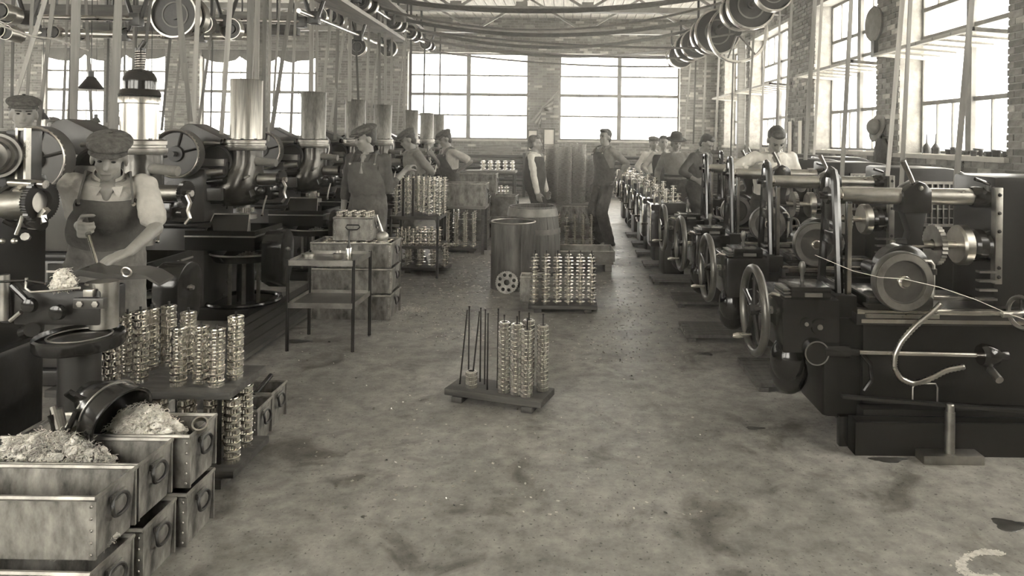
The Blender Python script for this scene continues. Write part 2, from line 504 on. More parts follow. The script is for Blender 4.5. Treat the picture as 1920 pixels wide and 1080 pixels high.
# pivoted sashes swung level into the room
for i, (a, b) in enumerate(rw):
    z = 2.66
    root = thing('pivot_sash', (XR+0.2, (a+b)/2, z), ['open pivoted window sash over the sill with small iron pots', 'open pivoted window sash above the window beside the hat and coat',
        'open pivoted window sash behind the young man in white shirt', 'open pivoted window sash in the window nearest the far corner'][i], 'window sash')
    L = (b-a)/2 - 0.03; x0, x1 = -0.55, 0.2
    root.rotation_euler = (0, R(4), 0)
    m = MB()
    m.box(x0, x0+.04, -L, L, -.02, .02).box(x1-.04, x1, -L, L, -.02, .02).box(x0, x1, -L, -L+.04, -.02, .02).box(x0, x1, L-.04, L, -.02, .02)
    m.build('sash_frame', 'wood_light', root)
    k = 6; wd = 2*L/k
    for j in range(k):
        MB().box(x0+.04, x1-.04, -L+j*wd+.01, -L+(j+1)*wd-.01, -.004, .004).build('pane', 'window_glass', root)
        if j: MB().box(x0, x1, -L+j*wd-.012, -L+j*wd+.012, -.015, .015).build('glazing_bar', 'frame_steel', root)

# steel roof trusses spanning the shop --------------------------------------------------
def truss(y, label):
    t = thing('roof_truss', (0, y, 0), label, 'roof truss', 'steel roof trusses')
    x0, x1 = -11.0, XR
    zb, zt = 4.02, 4.82
    for yy in (-.045, .045):
        MB().box(x0, x1, yy-.03, yy+.03, zb, zb+.012).box(x0, x1, yy-.004+(.03 if yy > 0 else -.03), yy+.004+(.03 if yy > 0 else -.03), zb, zb+.1).build('bottom_chord', 'truss_paint', t)
    MB().box(x0, x1, -.06, .06, zt, zt+.1).build('top_chord', 'truss_paint', t)
    n = 12; st = (x1-x0)/n
    for i in range(n):
        a = x0 + i*st; b = a + st
        p, q = (Vector((a, 0, zb+.05)), Vector((b, 0, zt))) if i % 2 else (Vector((a, 0, zt)), Vector((b, 0, zb+.05)))
        MB().tube([p, q], 0, flat=(.05, .05)).build('brace', 'truss_paint', t)
        MB().box(b-.11, b+.11, -.012, .012, zb, zb+.2).build('gusset_plate', 'truss_paint', t)
for y, l in ((5.2, 'steel lattice roof truss over the nearest machines'), (7.9, 'steel lattice roof truss second from the machines in front'), (10.6, 'steel lattice roof truss over the middle of the aisle'),
             (13.3, 'steel lattice roof truss above the two men talking in the aisle'), (16.0, 'steel lattice roof truss closest to the far brick wall')):
    truss(y, l)

# heating pipe coils below the far windows
for a, b, l in ((xfar(835), xfar(985), 'bank of horizontal heating pipes under the window behind the bare-headed man in vest'),
                (xfar(1112), xfar(1290), 'bank of horizontal heating pipes under the window behind the tall man in overalls'),
                (xfar(520), xfar(760), 'bank of horizontal heating pipes behind the gear shapers')):
    t = thing('heating_pipe_coil', ((a+b)/2, YF-.12, 0), l, 'radiator'); L = (b-a)/2
    for k in range(6):
        z = 0.32 + k*0.155
        MB().cyl((-L, 0, z), (L, 0, z), .042, n=10).build('pipe', 'iron_dark', t)
    for x in (-L, L):
        MB().box(x-.04, x+.04, -.05, .05, 0, 1.2).build('header', 'iron_dark', t, bevel=.01)
# boards panel between coils, framed notices and pennants on pier
c = W(932, 275, YF-.05)
tag(MB().box(-.42, .42, -.02, .02, -.75, .06).build('board_panel', 'wood', None, .006, loc=(c.x, c.y, c.z-.02)), 'vertical wooden board fixed to wall below the far window', 'panel')
for (x0, x1, y0, y1, l) in ((989, 1009, 243, 283, 'framed white notice with black border left of the pair on the pier'), (1018, 1041, 241, 281, 'framed white notice nearest the right-hand far window of the pier')):
    p0 = W(x0, y1, YF-.04); p1 = W(x1, y0, YF-.04); cc = (p0+p1)/2; hw = (p1.x-p0.x)/2; hh = (p1.z-p0.z)/2
    t = thing('framed_notice', cc, l.replace('left of the pair', 'beside the man in vest,').replace(' right-hand', ''), 'picture')
    MB().box(-hw, hw, -.004, .012, -hh, hh).build('sheet', 'paper', t)
    fr = MB(); q = .035
    fr.box(-hw, -hw+q, -.02, .012, -hh, hh).box(hw-q, hw, -.02, .012, -hh, hh).box(-hw, hw, -.02, .012, hh-q, hh).box(-hw, hw, -.02, .012, -hh, -hh+q)
    fr.build('frame', 'wood_dark', t)
def flag(cs, label):
    c = [W(a, b, YF-.06) for a, b in cs]; o = c[0]
    t = thing('flag', o, label, 'flag', None); n = 6
    MB().cyl(c[0]-o+Vector((.1,-.01,.12)), c[3]-o+Vector((-.08,-.01,-.1)), .014, n=8).build('staff', 'wood', t)
    for k in range(n):
        vs = []
        for i in range(9):
            u = i/8
            for e in (k/n, (k+1)/n):
                p = c[0].lerp(c[3], u).lerp(c[1].lerp(c[2], u), e) - o; p.y += -.04*math.sin(e*5+u*6)*e - .02
                vs.append(p)
        fs = [(2*i, 2*i+2, 2*i+3, 2*i+1) for i in range(8)]
        MB().add(vs + [v + Vector((0,.006,0)) for v in vs], fs + [tuple(q+18 for q in f[::-1]) for f in fs]).build('stripe', 'flag_cloth' if k % 2 else 'flag_light', t)
flag(((1038,179),(1037,211),(1021,207),(1020,198)), 'drooping striped flag, upper of the pair on the brick pier')
flag(((1014,207),(1016,225),(1014,240),(996,226)), 'drooping striped flag, lower of the pair on the brick pier')
# cloth blinds bunched at the top of the two windows behind the shapers
for (x0, x1), l in zip(far_win[:2], ('grey cloth blind sagging at the top of window farthest from aisle', 'grey cloth blind sagging at the top of window behind the metal cylinders')):
    vs = []; n = 24
    for i in range(n+1):
        u = i/n; x = x0 + (x1-x0)*u
        dz = .18 + .17*abs(math.sin(u*PI*3))**.6 * (1 if u < .8 else .6)
        for k in range(4):
            vs.append((x, YF+.08 + .03*math.sin(u*60+k), FZ1 - dz*k/3))
    fs = [(i*4+k, i*4+k+1, i*4+k+5, i*4+k+4) for i in range(n) for k in range(3)]
    m = MB(); m.add(vs, fs); m.add([(a, b+.008, c) for a, b, c in vs], [f[::-1] for f in fs])
    tag(m.build('window_blind', 'flag_cloth'), l, 'blind')

# wooden post among the shapers and steel column
for px, d, wpx, l in ((484, 8.6, 30, 'wide square wooden post standing among the drive belts'), (200, 12.5, 9, 'slender wooden post before the far window'), (1388, 16.0, 12, 'slender wooden post beside far corner window')):
    b = W(px, 260, d); hw = wpx*d/F/2
    t = thing('post', (b.x, d, 0), l, 'post')
    MB().box(-hw, hw, -hw, hw, .12, ZC).build('shaft', 'wood', t, .012)
    MB().box(-hw*1.3, hw*1.3, -hw*1.3, hw*1.3, 0, .12).build('foot', 'iron_dark', t, .012)
# ================================================================ gear meshes
def gear_ring(mb, ro, ri, z0, z1, teeth, dep=0.08, o=(0,0,0), ax=(0,0,1)):
    Q = frame_to(ax); o = Vector(o); n = teeth*2; vs = []; fs = []
    for z in (z0, z1):
        for i in range(n):
            a = 2*PI*i/n; r = ro if i % 2 else ro*(1-dep)
            vs.append(o + Q @ Vector((r*math.cos(a), r*math.sin(a), z)))
        for i in range(n):
            a = 2*PI*i/n; vs.append(o + Q @ Vector((ri*math.cos(a), ri*math.sin(a), z)))
    for i in range(n):
        j = (i+1) % n
        fs += [(i, j, 2*n+j, 2*n+i), (n+i, 3*n+i, 3*n+j, n+j), (i, n+i, n+j, j), (2*n+i, 2*n+j, 3*n+j, 3*n+i)]
    mb.add(vs, fs)
    return mb
def ring_shell(mb, prof, n=20, o=(0,0,0), ax=(0,0,1)):
    """closed revolved ring: prof is a closed loop of (r,h)"""
    return mb.lathe(prof + [prof[0]], n, o, ax)

# ================================================================ gear shapers (left row)
def make_shaper(label):
    t = thing('gear_shaper', (0, 0, 0), label, 'machine', 'gear shapers in a row')
    MB().box(-1.05, .2, -.36, .36, 0, .1).build('base', 'iron_dark', t, .015)
    MB().box(-.95, -.2, -.32, .3, .1, .79).build('lower_column', 'paint_grey', t, .03)
    MB().box(-.98, -.17, -.35, .33, .79, .83).build('molding', 'iron_black', t, .015)
    MB().box(-.9, -.23, -.27, .27, .83, 1.3).build('column', 'paint_grey', t, .03)
    # rotating drive pulley at the side of the column, with disc, hub and spokes
    p = MB().lathe([(0,-.02),(.18,-.02),(.195,-.045),(.21,-.045),(.21,.05),(.19,.05),(.18,.0),(0,.0)], 36, (-.42, -.36, 1.43), (0,1,0)).build('drive_pulley', 'paint_grey', t)
    MB().torus((-.42, -.40, 1.43), (0,1,0), .202, .009, 40, 6).build('rim', 'steel', p)
    MB().lathe([(0,-.045),(.065,-.045),(.07,-.02),(0,-.02)], 20, (-.42, -.36, 1.43), (0,1,0)).cyl((-.42,-.36,1.43), (-.42,-.45,1.43), .022).build('hub', 'iron_dark', p)
    for a in (15, 75, 195):
        d = Vector((math.cos(R(a)), 0, math.sin(R(a))))
        MB().tube([Vector((-.42,-.385,1.43))+d*.06, Vector((-.42,-.385,1.43))+d*.185], .011, 6).build('spoke', 'iron_dark', p)
    MB().lathe([(0,-.03),(.12,-.03),(.13,-.05),(.145,-.05),(.145,.05),(0,.05)], 28, (-.2, -.1, 1.36), (0,1,0)).build('rear_pulley', 'iron_black', t)
    # sloping rounded belt guard
    prof = arc((-.5, 1.58), .115, 80, 240, 8) + arc((-.2, 1.48), .075, 270, 440, 8)
    MB().prism(prof, (0, -.02, 0), (1,0,0), (0,0,1), (0,.26,0)).build('belt_guard', 'paint_grey', t, .008)
    MB().lathe([(0,0),(.11,0),(.11,.05),(0,.05)], 24, (-.12,.2,1.5), (0,1,0)).build('guard_disc', 'iron_black', t)
    # ram slide and guide bars reaching to the head
    MB().box(-.3, -.1, -.2, .1, 1.32, 1.385).build('slide', 'steel_dull', t, .008)
    MB().cyl((-.24,-.22,1.26),(-.1,-.2,1.275),.032).build('guide_bar', 'steel_dull', t)
    MB().cyl((-.26,-.22,1.18),(-.1,-.2,1.195),.03).build('guide_bar', 'iron_gloss', t)
    MB().box(-.3, -.1, -.24, .1, 1.02, 1.13).build('ram_block', 'paint_grey', t, .01)
    MB().box(-.34, -.08, -.17, .2, .98, 1.36).build('saddle', 'iron_black', t, .02)
    # swan necked head
    rings = []
    for z, cx, r in ((.96,-.07,.1),(.975,-.07,.16),(1.02,-.075,.2),(1.1,-.075,.212),(1.18,-.055,.2),(1.26,-.025,.172),(1.34,0,.15),(1.42,0,.145),(1.47,0,.145)):
        rings.append(((cx,0,z), r, r))
    MB().loft(rings, 28).build('neck', 'oiled_casting', t, sharp=60)
    fl = MB().lathe([(.10,1.46),(.165,1.46),(.172,1.475),(.172,1.5),(.16,1.505),(.16,1.52),(.168,1.525),(.168,1.55),(.15,1.56),(.10,1.56)], 32).build('flange', 'steel_dull', t)
    for k in range(8):
        a = 2*PI*k/8 + .2; MB().lathe([(0,0),(.013,0),(.013,.012),(0,.012)], 6, (.15*math.cos(a), .15*math.sin(a), 1.556)).build('bolt', 'iron_dark', fl)
    g = MB().lathe([(.128,1.56),(.136,1.56),(.136,2.09),(.139,2.095),(.136,2.1),(.128,2.1),(.128,1.56)], 36).build('cylinder_guard', 'steel_brushed', t)
    MB().box(-.145, -.13, -.02, .02, 2.04, 2.1).build('lug', 'iron_dark', g)
    h = MB().cyl((-.16,-.05,1.52),(-.34,-.08,1.52),.016).build('crank_handle', 'steel_dull', t)
    MB().lathe([(0,0),(.035,0),(.045,.01),(.045,.03),(0,.04)], 16, (-.16,-.05,1.52), (-1,0,0)).build('collar', 'iron_gloss', h)
    MB().cyl((.12,-.06,1.365),(.31,-.08,1.35),.036,.034).build('wrapped_grip', 'shirt_grey', t)
    gm = MB(); gear_ring(gm, .085, .02, 0, .028, 30, .09, (.33,-.04,1.2), (1,-.1,0)); gm.build('feed_gear', 'iron_gloss', t)
    MB().cyl((.14,-.03,1.2),(.33,-.04,1.2),.055,n=22).build('feed_drum', 'steel_dull', t)
    MB().cyl((.33,-.04,1.2),(.39,-.045,1.2),.022).build('feed_shaft', 'steel', t)
    MB().box(.12,.28,-.1,.04,1.02,1.14).build('feed_box', 'iron_gloss', t, .015)
    MB().cyl((.28,-.04,1.07),(.34,-.05,1.07),.035).build('feed_cap', 'iron_gloss', t)
    MB().tube([(.24,-.11,1.06),(.23,-.14,.98),(.22,-.15,.9)], .008, 6).ell((.22,-.15,.89),(.014,.014,.014),8,6).build('feed_lever', 'steel', t)
    MB().tube([(.37,-.08,1.19),(.4,-.09,1.14),(.385,-.09,1.09),(.4,-.09,1.04),(.37,-.09,1.0)], .013, 8).build('bent_lever', 'steel', t)
    MB().cyl((.12,-.14,1.1),(.15,-.16,1.05),.03).ell((.18,-.1,1.1),(.04,.04,.04)).build('oil_cup', 'iron_gloss', t)
    MB().tube([(.05,-.17,1.2),(.08,-.2,1.22),(.12,-.18,1.24)], .01, 6).build('oil_pipe', 'steel_dull', t)
    # work arbor, splash guard, chip tray, round pan, pedestal
    a = MB().cyl((0,0,.6),(0,0,.97),.045).cyl((0,0,.84),(0,0,.88),.1).build('work_arbor', 'steel_dull', t)
    gm = MB(); gear_ring(gm, .075, .03, .9, .94, 24, .1); gm.build('work_gear', 'steel', a)
    MB().tube([(-.2,-.3,.76),(-.18,-.2,.9),(.13,-.2,.9),(.16,-.3,.76)], .008, 6, True).build('guard_frame', 'steel', t)
    MB().add([(-.2,-.3,.76),(-.18,-.2,.9),(.13,-.2,.9),(.16,-.3,.76),(-.2,-.29,.76),(-.18,-.19,.9),(.13,-.19,.9),(.16,-.29,.76)],
             [(0,1,2,3),(7,6,5,4),(0,4,5,1),(1,5,6,2),(2,6,7,3),(3,7,4,0)]).build('splash_guard', 'iron_gloss', t)
    tr = MB()
    tr.box(-.36,.24,-.34,.24,.6,.62).box(-.36,-.34,-.34,.24,.62,.77).box(.22,.24,-.34,.24,.62,.77).box(-.34,.22,-.34,-.32,.62,.77).box(-.34,.22,.22,.24,.62,.77)
    tr = tr.build('chip_tray', 'iron_gloss', t)
    MB().box(-.365,.245,-.345,-.338,.715,.728).box(.235,.247,-.345,.245,.715,.728).build('bead', 'steel', tr)
    ring_shell(MB(), [(.02,.49),(.26,.5),(.3,.55),(.31,.55),(.27,.485),(.02,.475)], 36, (.05,-.06,0)).build('round_pan', 'iron_gloss', t)
    MB().torus((.05,-.06,.552), (0,0,1), .305, .009, 40, 6).build('pan_rim', 'steel_dull', t)
    heap = MB()
    for k in range(130):
        a = random.uniform(0, 2*PI); rr = .12*math.sqrt(random.random())
        heap.ell((.12+rr*math.cos(a), -.18+rr*math.sin(a), .52+(.12-rr)*random.uniform(.1,.7)), (.014,.012,.006), 5, 3)
    tag(heap.build('chip_heap', 'tin_dark', t), kind='stuff')
    MB().cyl((.02,-.02,.1),(.02,-.02,.5),.075).build('pedestal', 'iron_black', t)
    for a in (250, 290, 330):
        x, y = .02+.18*math.cos(R(a)), -.02+.18*math.sin(R(a))
        MB().cyl((x,y,.1),(x,y,.49),.018,n=8).build('pan_leg', 'steel_dull', t)
    MB().torus((.02,-.06,.12), (0,0,1), .31, .02, 36, 8).build('base_ring', 'iron_gloss', t)
    # domed change gear guard on the aisle side
    prof = [(-.15,.34),(.02,.26),(.14,.46)] + arc((0,.62), .15, 0, 180, 12)
    MB().prism(prof, (.3,-.2,0), (0,1,0), (0,0,1), (.17,0,0)).build('dome_guard', 'iron_gloss', t, .012)
    MB().cyl((.1,-.2,.62),(.3,-.2,.62),.04).build('guard_shaft', 'iron_dark', t)
    MB().lathe([(0,0),(.022,0),(.014,.02),(0,.02)], 8, (.47,-.2,.6), (1,0,0)).build('guard_bolt', 'steel_dull', t)
    return t

XS = -2.9
sh_lab = ['gear shaper behind the man in tweed cap bending over his work', 'gear shaper with the brightest polished cylinder, next beyond the bending man in cap',
          'gear shaper third beyond the bending man, beside steel stand', 'gear shaper behind the man in dark shirt and necktie', 'gear shaper just beyond the man in dark shirt and necktie',
          'gear shaper behind the man in rolled grey sleeves', 'gear shaper beside the man leaning on a metal box', 'gear shaper farthest along the row, near the far window']
sh_d = [4.72, 6.3, 7.98, 9.57, 11.0, 13.0, 14.5, 15.8]
sh0 = make_shaper(sh_lab[1]); sh0.location = (XS, sh_d[1], 0)
for i, d in enumerate(sh_d):
    if i == 1: continue
    copy_tree(sh0, loc=(XS, d, 0), label=sh_lab[i], drop=('cylinder_guard', 'lug') if i == 0 else ())
dark_cyl = None
for o in list(C.objects):
    if o.name.startswith('cylinder_guard.'):
        if dark_cyl is None: dark_cyl = o.data.copy(); dark_cyl.materials.clear(); dark_cyl.materials.append(MATS['cylinder_dark'])
        o.data = dark_cyl
# the one behind the bending man carries a domed, sprung head instead of a cylinder
first = [o for o in C.objects if o.get('label') == sh_lab[0]][0]
MB().lathe([(0,1.56),(.115,1.56),(.115,1.8),(.127,1.805),(.127,1.84),(.12,1.85),(0,1.85)], 32).build('sleeve', 'steel_brushed', first)
MB().lathe([(.127,1.85),(.13,1.86),(.118,1.89),(.105,1.9),(.105,1.95),(.1,1.98),(.085,2.01),(.06,2.03),(.03,2.035),(0,2.035)], 32).build('dome_cap', 'iron_gloss', first)
pts = [(.027*math.cos(a*.5), .027*math.sin(a*.5), 2.03+.13*a/100) for a in range(0, 101)]
MB().tube(pts, .006, 6).build('spring', 'steel_dull', first)
MB().cyl((0,0,2.03),(0,0,2.2),.014).cyl((0,0,2.155),(0,0,2.18),.032).cyl((0,0,2.18),(.03,0,2.23),.016).build('spindle', 'iron_dark', first)

# nearest shaper, cut by the frame: feed head, gears, work table with shield
def near_machine():
    t = thing('gear_shaper', (-2.62, 3.05, 0), 'nearest gear shaper with a plain round table, oil pan and cast name plate', 'machine', 'gear shapers in a row')
    def L(px, py, d): return W(px, py, d) - Vector((-2.62, 3.05, 0))
    MB().box(-.75,.18,-.25,.3,0,.16).build('base', 'iron_dark', t, .02)
    MB().box(-.65,.12,-.18,.3,.16,.62).build('lower_column', 'iron_dark', t, .03)
    nm = MB().box(-.28,.02,-.205,-.18,.26,.44).build('name_plate', 'iron_gloss', t, .006)
    MB().box(-.27,.01,-.212,-.204,.27,.276).box(-.27,.01,-.212,-.204,.425,.431).box(-.27,-.264,-.212,-.204,.27,.43).box(.004,.01,-.212,-.204,.27,.43).build('plate_border', 'steel_dull', nm)
    for k in range(5):
        for j in range(9 - k % 2):
            MB().box(-.24+j*.026, -.222+j*.026, -.212, -.204, .395-k*.026, .408-k*.026).build('raised_letter', 'iron_dark', nm)
    # stacked feed head in the corner
    MB().lathe([(0,0),(.04,0),(.04,.04),(.064,.045),(.068,.07),(.08,.075),(.084,.1),(.096,.1),(.1,.2),(0,.2)], 32, L(-30,293,2.85), (-.35,1,0)).build('spindle_head', 'disc_dark', t)
    MB().lathe([(0,0),(.1,0),(.1,.14),(0,.14)], 32, L(-22,288,3.05), (.3,1,0)).build('head_casing', 'iron_black', t)
    c = L(40,300,3.05)
    MB().box(c.x-.03,c.x+.055,c.y-.05,c.y+.05,c.z-.11,c.z+.13).build('slide_block', 'iron_dark', t, .006)
    MB().box(c.x+.056,c.x+.066,c.y-.06,c.y-.03,c.z-.11,c.z+.14).box(c.x+.02,c.x+.03,c.y-.06,c.y-.03,c.z-.11,c.z+.14).build('gib', 'steel', t)
    a, b = L(20,342,3.0), L(86,346,2.98)
    MB().cyl(a, b, .018).build('index_pin', 'steel', t)
    a, b = L(15,385,3.0), L(72,380,3.0)
    MB().cyl(a, b, .065).build('feed_drum', 'steel_dull', t)
    gm = MB(); gear_ring(gm, .09, .05, 0, .025, 44, .07, L(70,378,3.0), (1,-.12,0)); gm.build('ratchet_gear', 'iron_gloss', t)
    MB().tube([L(88,392,2.98), L(78,402,2.98), L(80,415,2.98), L(72,424,2.98)], 0, flat=(.03,.02)).build('pawl', 'steel_bright', t)
    MB().cyl(L(45,416,3.0), L(78,420,2.97), .03).build('pawl_shaft', 'iron_gloss', t)
    for i in range(9):
        p = L(random.uniform(0,60), random.uniform(330,450), 3.02)
        MB().cyl(p, p+Vector((random.uniform(-.05,.05), -.04, random.uniform(-.05,.05))), random.uniform(.01,.022), n=8).build('screw', random.choice(['steel','iron_gloss','steel_dull']), t)
    MB().tube([L(30,440,2.95), L(38,420,2.95), L(42,405,2.95)], .007, 6).ell(L(27,452,2.95),(.013,.013,.013)).ell(L(4,452,2.95),(.012,.012,.012)).build('feed_lever', 'steel', t)
    q = L(12,395,3.1)
    MB().box(q.x-.3,q.x-.04,q.y,q.y+.3,.62,q.z+.15).build('column', 'iron_black', t, .02)
    # work table: round pan with bright rim, sliding shoes and the hooked shield on top
    c = L(150,628,3.0)
    MB().lathe([(0,-.05),(.165,-.05),(.17,-.04),(.172,0),(.165,.008),(.16,-.01),(0,-.01)], 36, c).build('oil_pan', 'iron_gloss', t)
    MB().torus(c+Vector((0,0,.005)), (0,0,1), .17, .006, 36, 6)
    MB().cyl(c-Vector((0,0,.3)), c-Vector((0,0,.05)), .08, n=20).build('pan_pedestal', 'iron_dark', t)
    c = c + Vector((.06,.02,.03)); MB().torus(c-Vector((.06,.02,.03)), (0,0,1), .12, .004, 30, 5).build('pan_rim', 'steel_dull', t)
    MB().box(c.x-.32,c.x+.05,c.y-.06,c.y+.12,c.z+.02,c.z+.17).build('table_slide', 'iron_dark', t, .012)
    MB().cyl(c+Vector((.03,0,0)), c+Vector((.03,0,.2)), .055, n=20).build('table_post', 'steel_dull', t)
    sh = MB().box(c.x-.045,c.x+.085,c.y-.09,c.y-.06,c.z+.1,c.z+.145).build('clamp_shoe', 'paint_grey', t, .006)
    for dx in (-.01, .055): MB().lathe([(0,0),(.014,0),(.014,.01),(0,.012)], 6, (c.x+dx,c.y-.09,c.z+.122), (0,-1,0)).build('bolt', 'steel_dull', sh)
    MB().box(c.x-.005,c.x+.035,c.y-.085,c.y-.06,c.z+.15,c.z+.18).build('gauge_block', 'steel', t, .002)
    k = L(110,585,2.92)
    MB().lathe([(0,0),(.034,0),(.03,.02),(0,.03)], 16, k, (0,-1,0)).build('boss', 'iron_gloss', t)
    k2 = L(58,572,2.92)
    MB().lathe([(0,0),(.032,0),(.028,.02),(0,.03)], 16, k2, (0,-1,0)).build('boss', 'iron_gloss', t)
    MB().tube([L(22,535,2.92), L(48,560,2.92), L(58,572,2.92)], .012, 8).build('brace_rod', 'iron_gloss', t)
    MB().tube([L(20,602,2.92), L(40,585,2.92)], .01, 8).build('brace_rod', 'steel', t)
    MB().cyl(L(48,622,2.95), L(60,618,2.9), .03).build('oil_plug', 'iron_gloss', t)
    w = L(18,562,3.0)
    MB().lathe([(0,0),(.095,0),(.1,.01),(.095,.02),(0,.02)], 28, w, (0,-1,0)).build('side_disc', 'iron_dark', t)
    MB().cyl(L(8,515,2.95), L(8,600,2.95), .02).build('side_post', 'steel_dull', t)
    MB().tube([L(-5,528,2.9), L(30,527,2.9), L(50,526,2.9), L(85,532,2.9)], .006, 6).build('wire_rod', 'iron_gloss', t)
    MB().tube([L(50,521,2.9), L(48,540,2.9), L(58,548,2.9), L(95,546,2.9), L(150,540,2.9)], .006, 6).build('oil_pipe', 'steel_dull', t)
    # shield plate with curled tail
    pts = [L(132,512,3.12), L(150,506,3.12), L(200,514,3.1), L(250,512,3.1), L(275,518,3.1), L(298,532,3.1)]
    top = [p + Vector((0,.12,.012)) for p in pts]
    mb = MB(); n = len(pts)
    vs = [p for pair in zip(pts, top) for p in pair]
    low = [v - Vector((0,0,.028 if i < 8 else .012)) for i, v in enumerate(vs)]
    mb.add(vs+low, [(2*i,2*i+2,2*i+3,2*i+1) for i in range(n-1)] + [(2*n+2*i,2*n+2*i+1,2*n+2*i+3,2*n+2*i+2) for i in range(n-1)] +
           [(2*i,2*n+2*i,2*n+2*i+2,2*i+2) for i in range(n-1)] + [(2*i+1,2*i+3,2*n+2*i+3,2*n+2*i+1) for i in range(n-1)] + [(0,1,2*n+1,2*n),(2*n-2,4*n-2,4*n-1,2*n-1)])
    mb.build('shield', 'paint_grey', t)
    MB().torus(L(237,510,3.08), (0,1,.2), .021, .004, 20, 6).build('shield_ring', 'steel', t)
    MB().lathe([(0,0),(.06,0),(.065,.01),(.06,.018),(0,.018)], 28, L(190,535,3.12)).build('collar', 'steel_dull', t)
    return t
near_machine()

# ================================================================ gear hobbing millers (right row)
def make_miller(label):
    t = thing('milling_machine', (0,0,0), label, 'machine', 'milling machines in a row')
    MB().box(.08,1.7,-.26,.4,0,.2).build('base', 'iron_black', t, .02)
    MB().box(.1,1.05,-.2,.36,.2,.64).build('bed_body', 'iron_black', t, .02)
    MB().box(.04,1.02,-.26,.36,.64,.7).build('bed', 'iron_dark', t, .008)
    for y in (-.24, .1): MB().box(.04,1.0,y-.03,y+.03,.7,.722).build('bed_rail', 'steel_bright', t, .003)
    MB().box(.06,1.0,-.275,-.262,.655,.675).build('bed_strip', 'steel_bright', t)
    # column with rounded guard and grille
    prof = [(.88,.15),(1.75,.15),(1.75,.95)] + arc((1.28,1.0), .42, 0, 88, 10) + [(.88,1.42)]
    MB().prism(prof, (0,-.06,0), (1,0,0), (0,0,1), (0,.42,0)).build('column', 'iron_black', t, .03)
    fs = MB().box(.865,.905,-.1,-.055,.83,1.36).build('face_strip', 'steel_dull', t, .004)
    for z in (.87, .92, 1.12, 1.22, 1.32): MB().lathe([(0,0),(.011,0),(.008,.008),(0,.01)], 10, (.885,-.1,z), (0,-1,0)).build('screw', 'iron_dark', fs)
    gr = MB(); gr.box(1.06,1.08,-.085,-.06,1.0,1.31).box(1.42,1.44,-.085,-.06,1.0,1.31).box(1.06,1.44,-.085,-.06,.99,1.01).box(1.06,1.44,-.085,-.06,1.3,1.32)
    gr = gr.build('grille_frame', 'steel_dull', t)
    for k in range(8): MB().box(1.1+k*.042,1.108+k*.042,-.08,-.062,1.01,1.3).build('grille_bar', 'steel', gr)
    for k in range(4): MB().box(1.08,1.42,-.075,-.063,1.05+k*.065,1.056+k*.065).build('grille_slat', 'steel_dull', gr)
    for k in range(4): MB().box(.78,.88,-.1,-.06,.74+k*.05,.752+k*.05).build('way_step', 'steel_dull', t)
    # overarm and arbor bracket
    MB().cyl((.05,0,1.3),(.9,0,1.3),.047,n=28).build('overarm', 'steel', t)
    MB().cyl((.0,0,1.3),(.06,0,1.3),.042,n=20).build('overarm_end', 'steel_bright', t)
    MB().lathe([(0,0),(.055,0),(.06,.02),(.06,.1),(.055,.12),(0,.12)], 24, (.78,0,1.3), (1,0,0)).build('overarm_clamp', 'iron_gloss', t)
    h = MB().tube([(.86,-.03,1.34),(.86,-.04,1.375),(.82,-.06,1.39),(.76,-.08,1.405)], .01, 8).build('clamp_handle', 'iron_gloss', t)
    MB().cyl((.86,-.03,1.33),(.86,-.03,1.37),.018).build('clamp_nut', 'iron_dark', h)
    prof = [(-.085,1.21),(.075,1.21),(.075,1.34),(.04,1.375),(-.0,1.39),(-.05,1.36),(-.085,1.33)]
    br = MB().prism(prof, (.46,-.065,0), (1,0,0), (0,0,1), (0,.13,0)).build('arbor_bracket', 'iron_gloss', t, .012)
    MB().tube([(.45,-.03,1.36),(.42,-.04,1.42),(.375,-.05,1.5)], [.014,.013,.016], 8).build('lever', 'steel_dull', br)
    MB().lathe([(0,0),(.014,0),(.01,.01),(0,.012)], 10, (.47,-.065,1.35), (0,-1,0)).build('screw', 'steel', br)
    MB().prism([(-.07,1.22),(.06,1.22),(.03,1.08),(.05,1.03),(-.05,1.03),(-.03,1.1)], (.46,-.04,0), (1,0,0), (0,0,1), (0,.08,0)).build('bracket_arm', 'iron_black', br, .008)
    MB().cyl((.34,0,1.03),(.9,0,1.03),.022).build('arbor', 'steel', t)
    MB().lathe([(0,0),(.03,0),(.035,.02),(.035,.08),(0,.1)], 16, (.36,0,1.03), (1,0,0)).build('arbor_nut', 'iron_dark', t)
    gm = MB(); gear_ring(gm, .115, .03, 0, .03, 30, .06, (.57,0,1.03), (1,0,0)); gm.build('cutter', 'steel_dull', t)
    MB().lathe([(.02,0),(.1,0),(.112,.012),(.112,.055),(.1,.06),(.02,.06)], 32, (.7,0,1.03), (1,0,0)).build('flange_disc', 'steel', t)
    MB().lathe([(0,0),(.075,0),(.08,.02),(.09,.03),(.09,.07),(.08,.08),(.1,.12),(0,.12)], 28, (.77,0,1.03), (1,0,0)).build('spindle_nose', 'iron_gloss', t)
    # slotted outer support
    def bar(p, q, w=.035, mt='iron_gloss', nm='support_rail', pr=None):
        return MB().tube([p, q], 0, flat=(w, w)).build(nm, mt, pr or t, .006)
    MB().tube([(0,-.13,.78),(0,-.1,1.05),(0,-.055,1.38),(0,-.03,1.43),(0,.01,1.44),(0,.04,1.42),(0,.055,1.38),(0,.1,1.05),(0,.14,.78)], .024, 8).build('support_frame', 'iron_gloss', t)
    MB().box(-.02,.02,-.06,.06,1.16,1.4).build('support_bearing', 'iron_gloss', t, .006)
    MB().box(-.016,.016,-.09,.09,1.03,1.1).build('support_web', 'iron_gloss', t, .006)
    MB().box(-.016,.016,-.13,.13,.76,.83).build('support_web', 'iron_gloss', t, .006)
    MB().box(.02,.05,-.17,-.14,.72,1.28).build('support_strut', 'iron_gloss', t, .008)
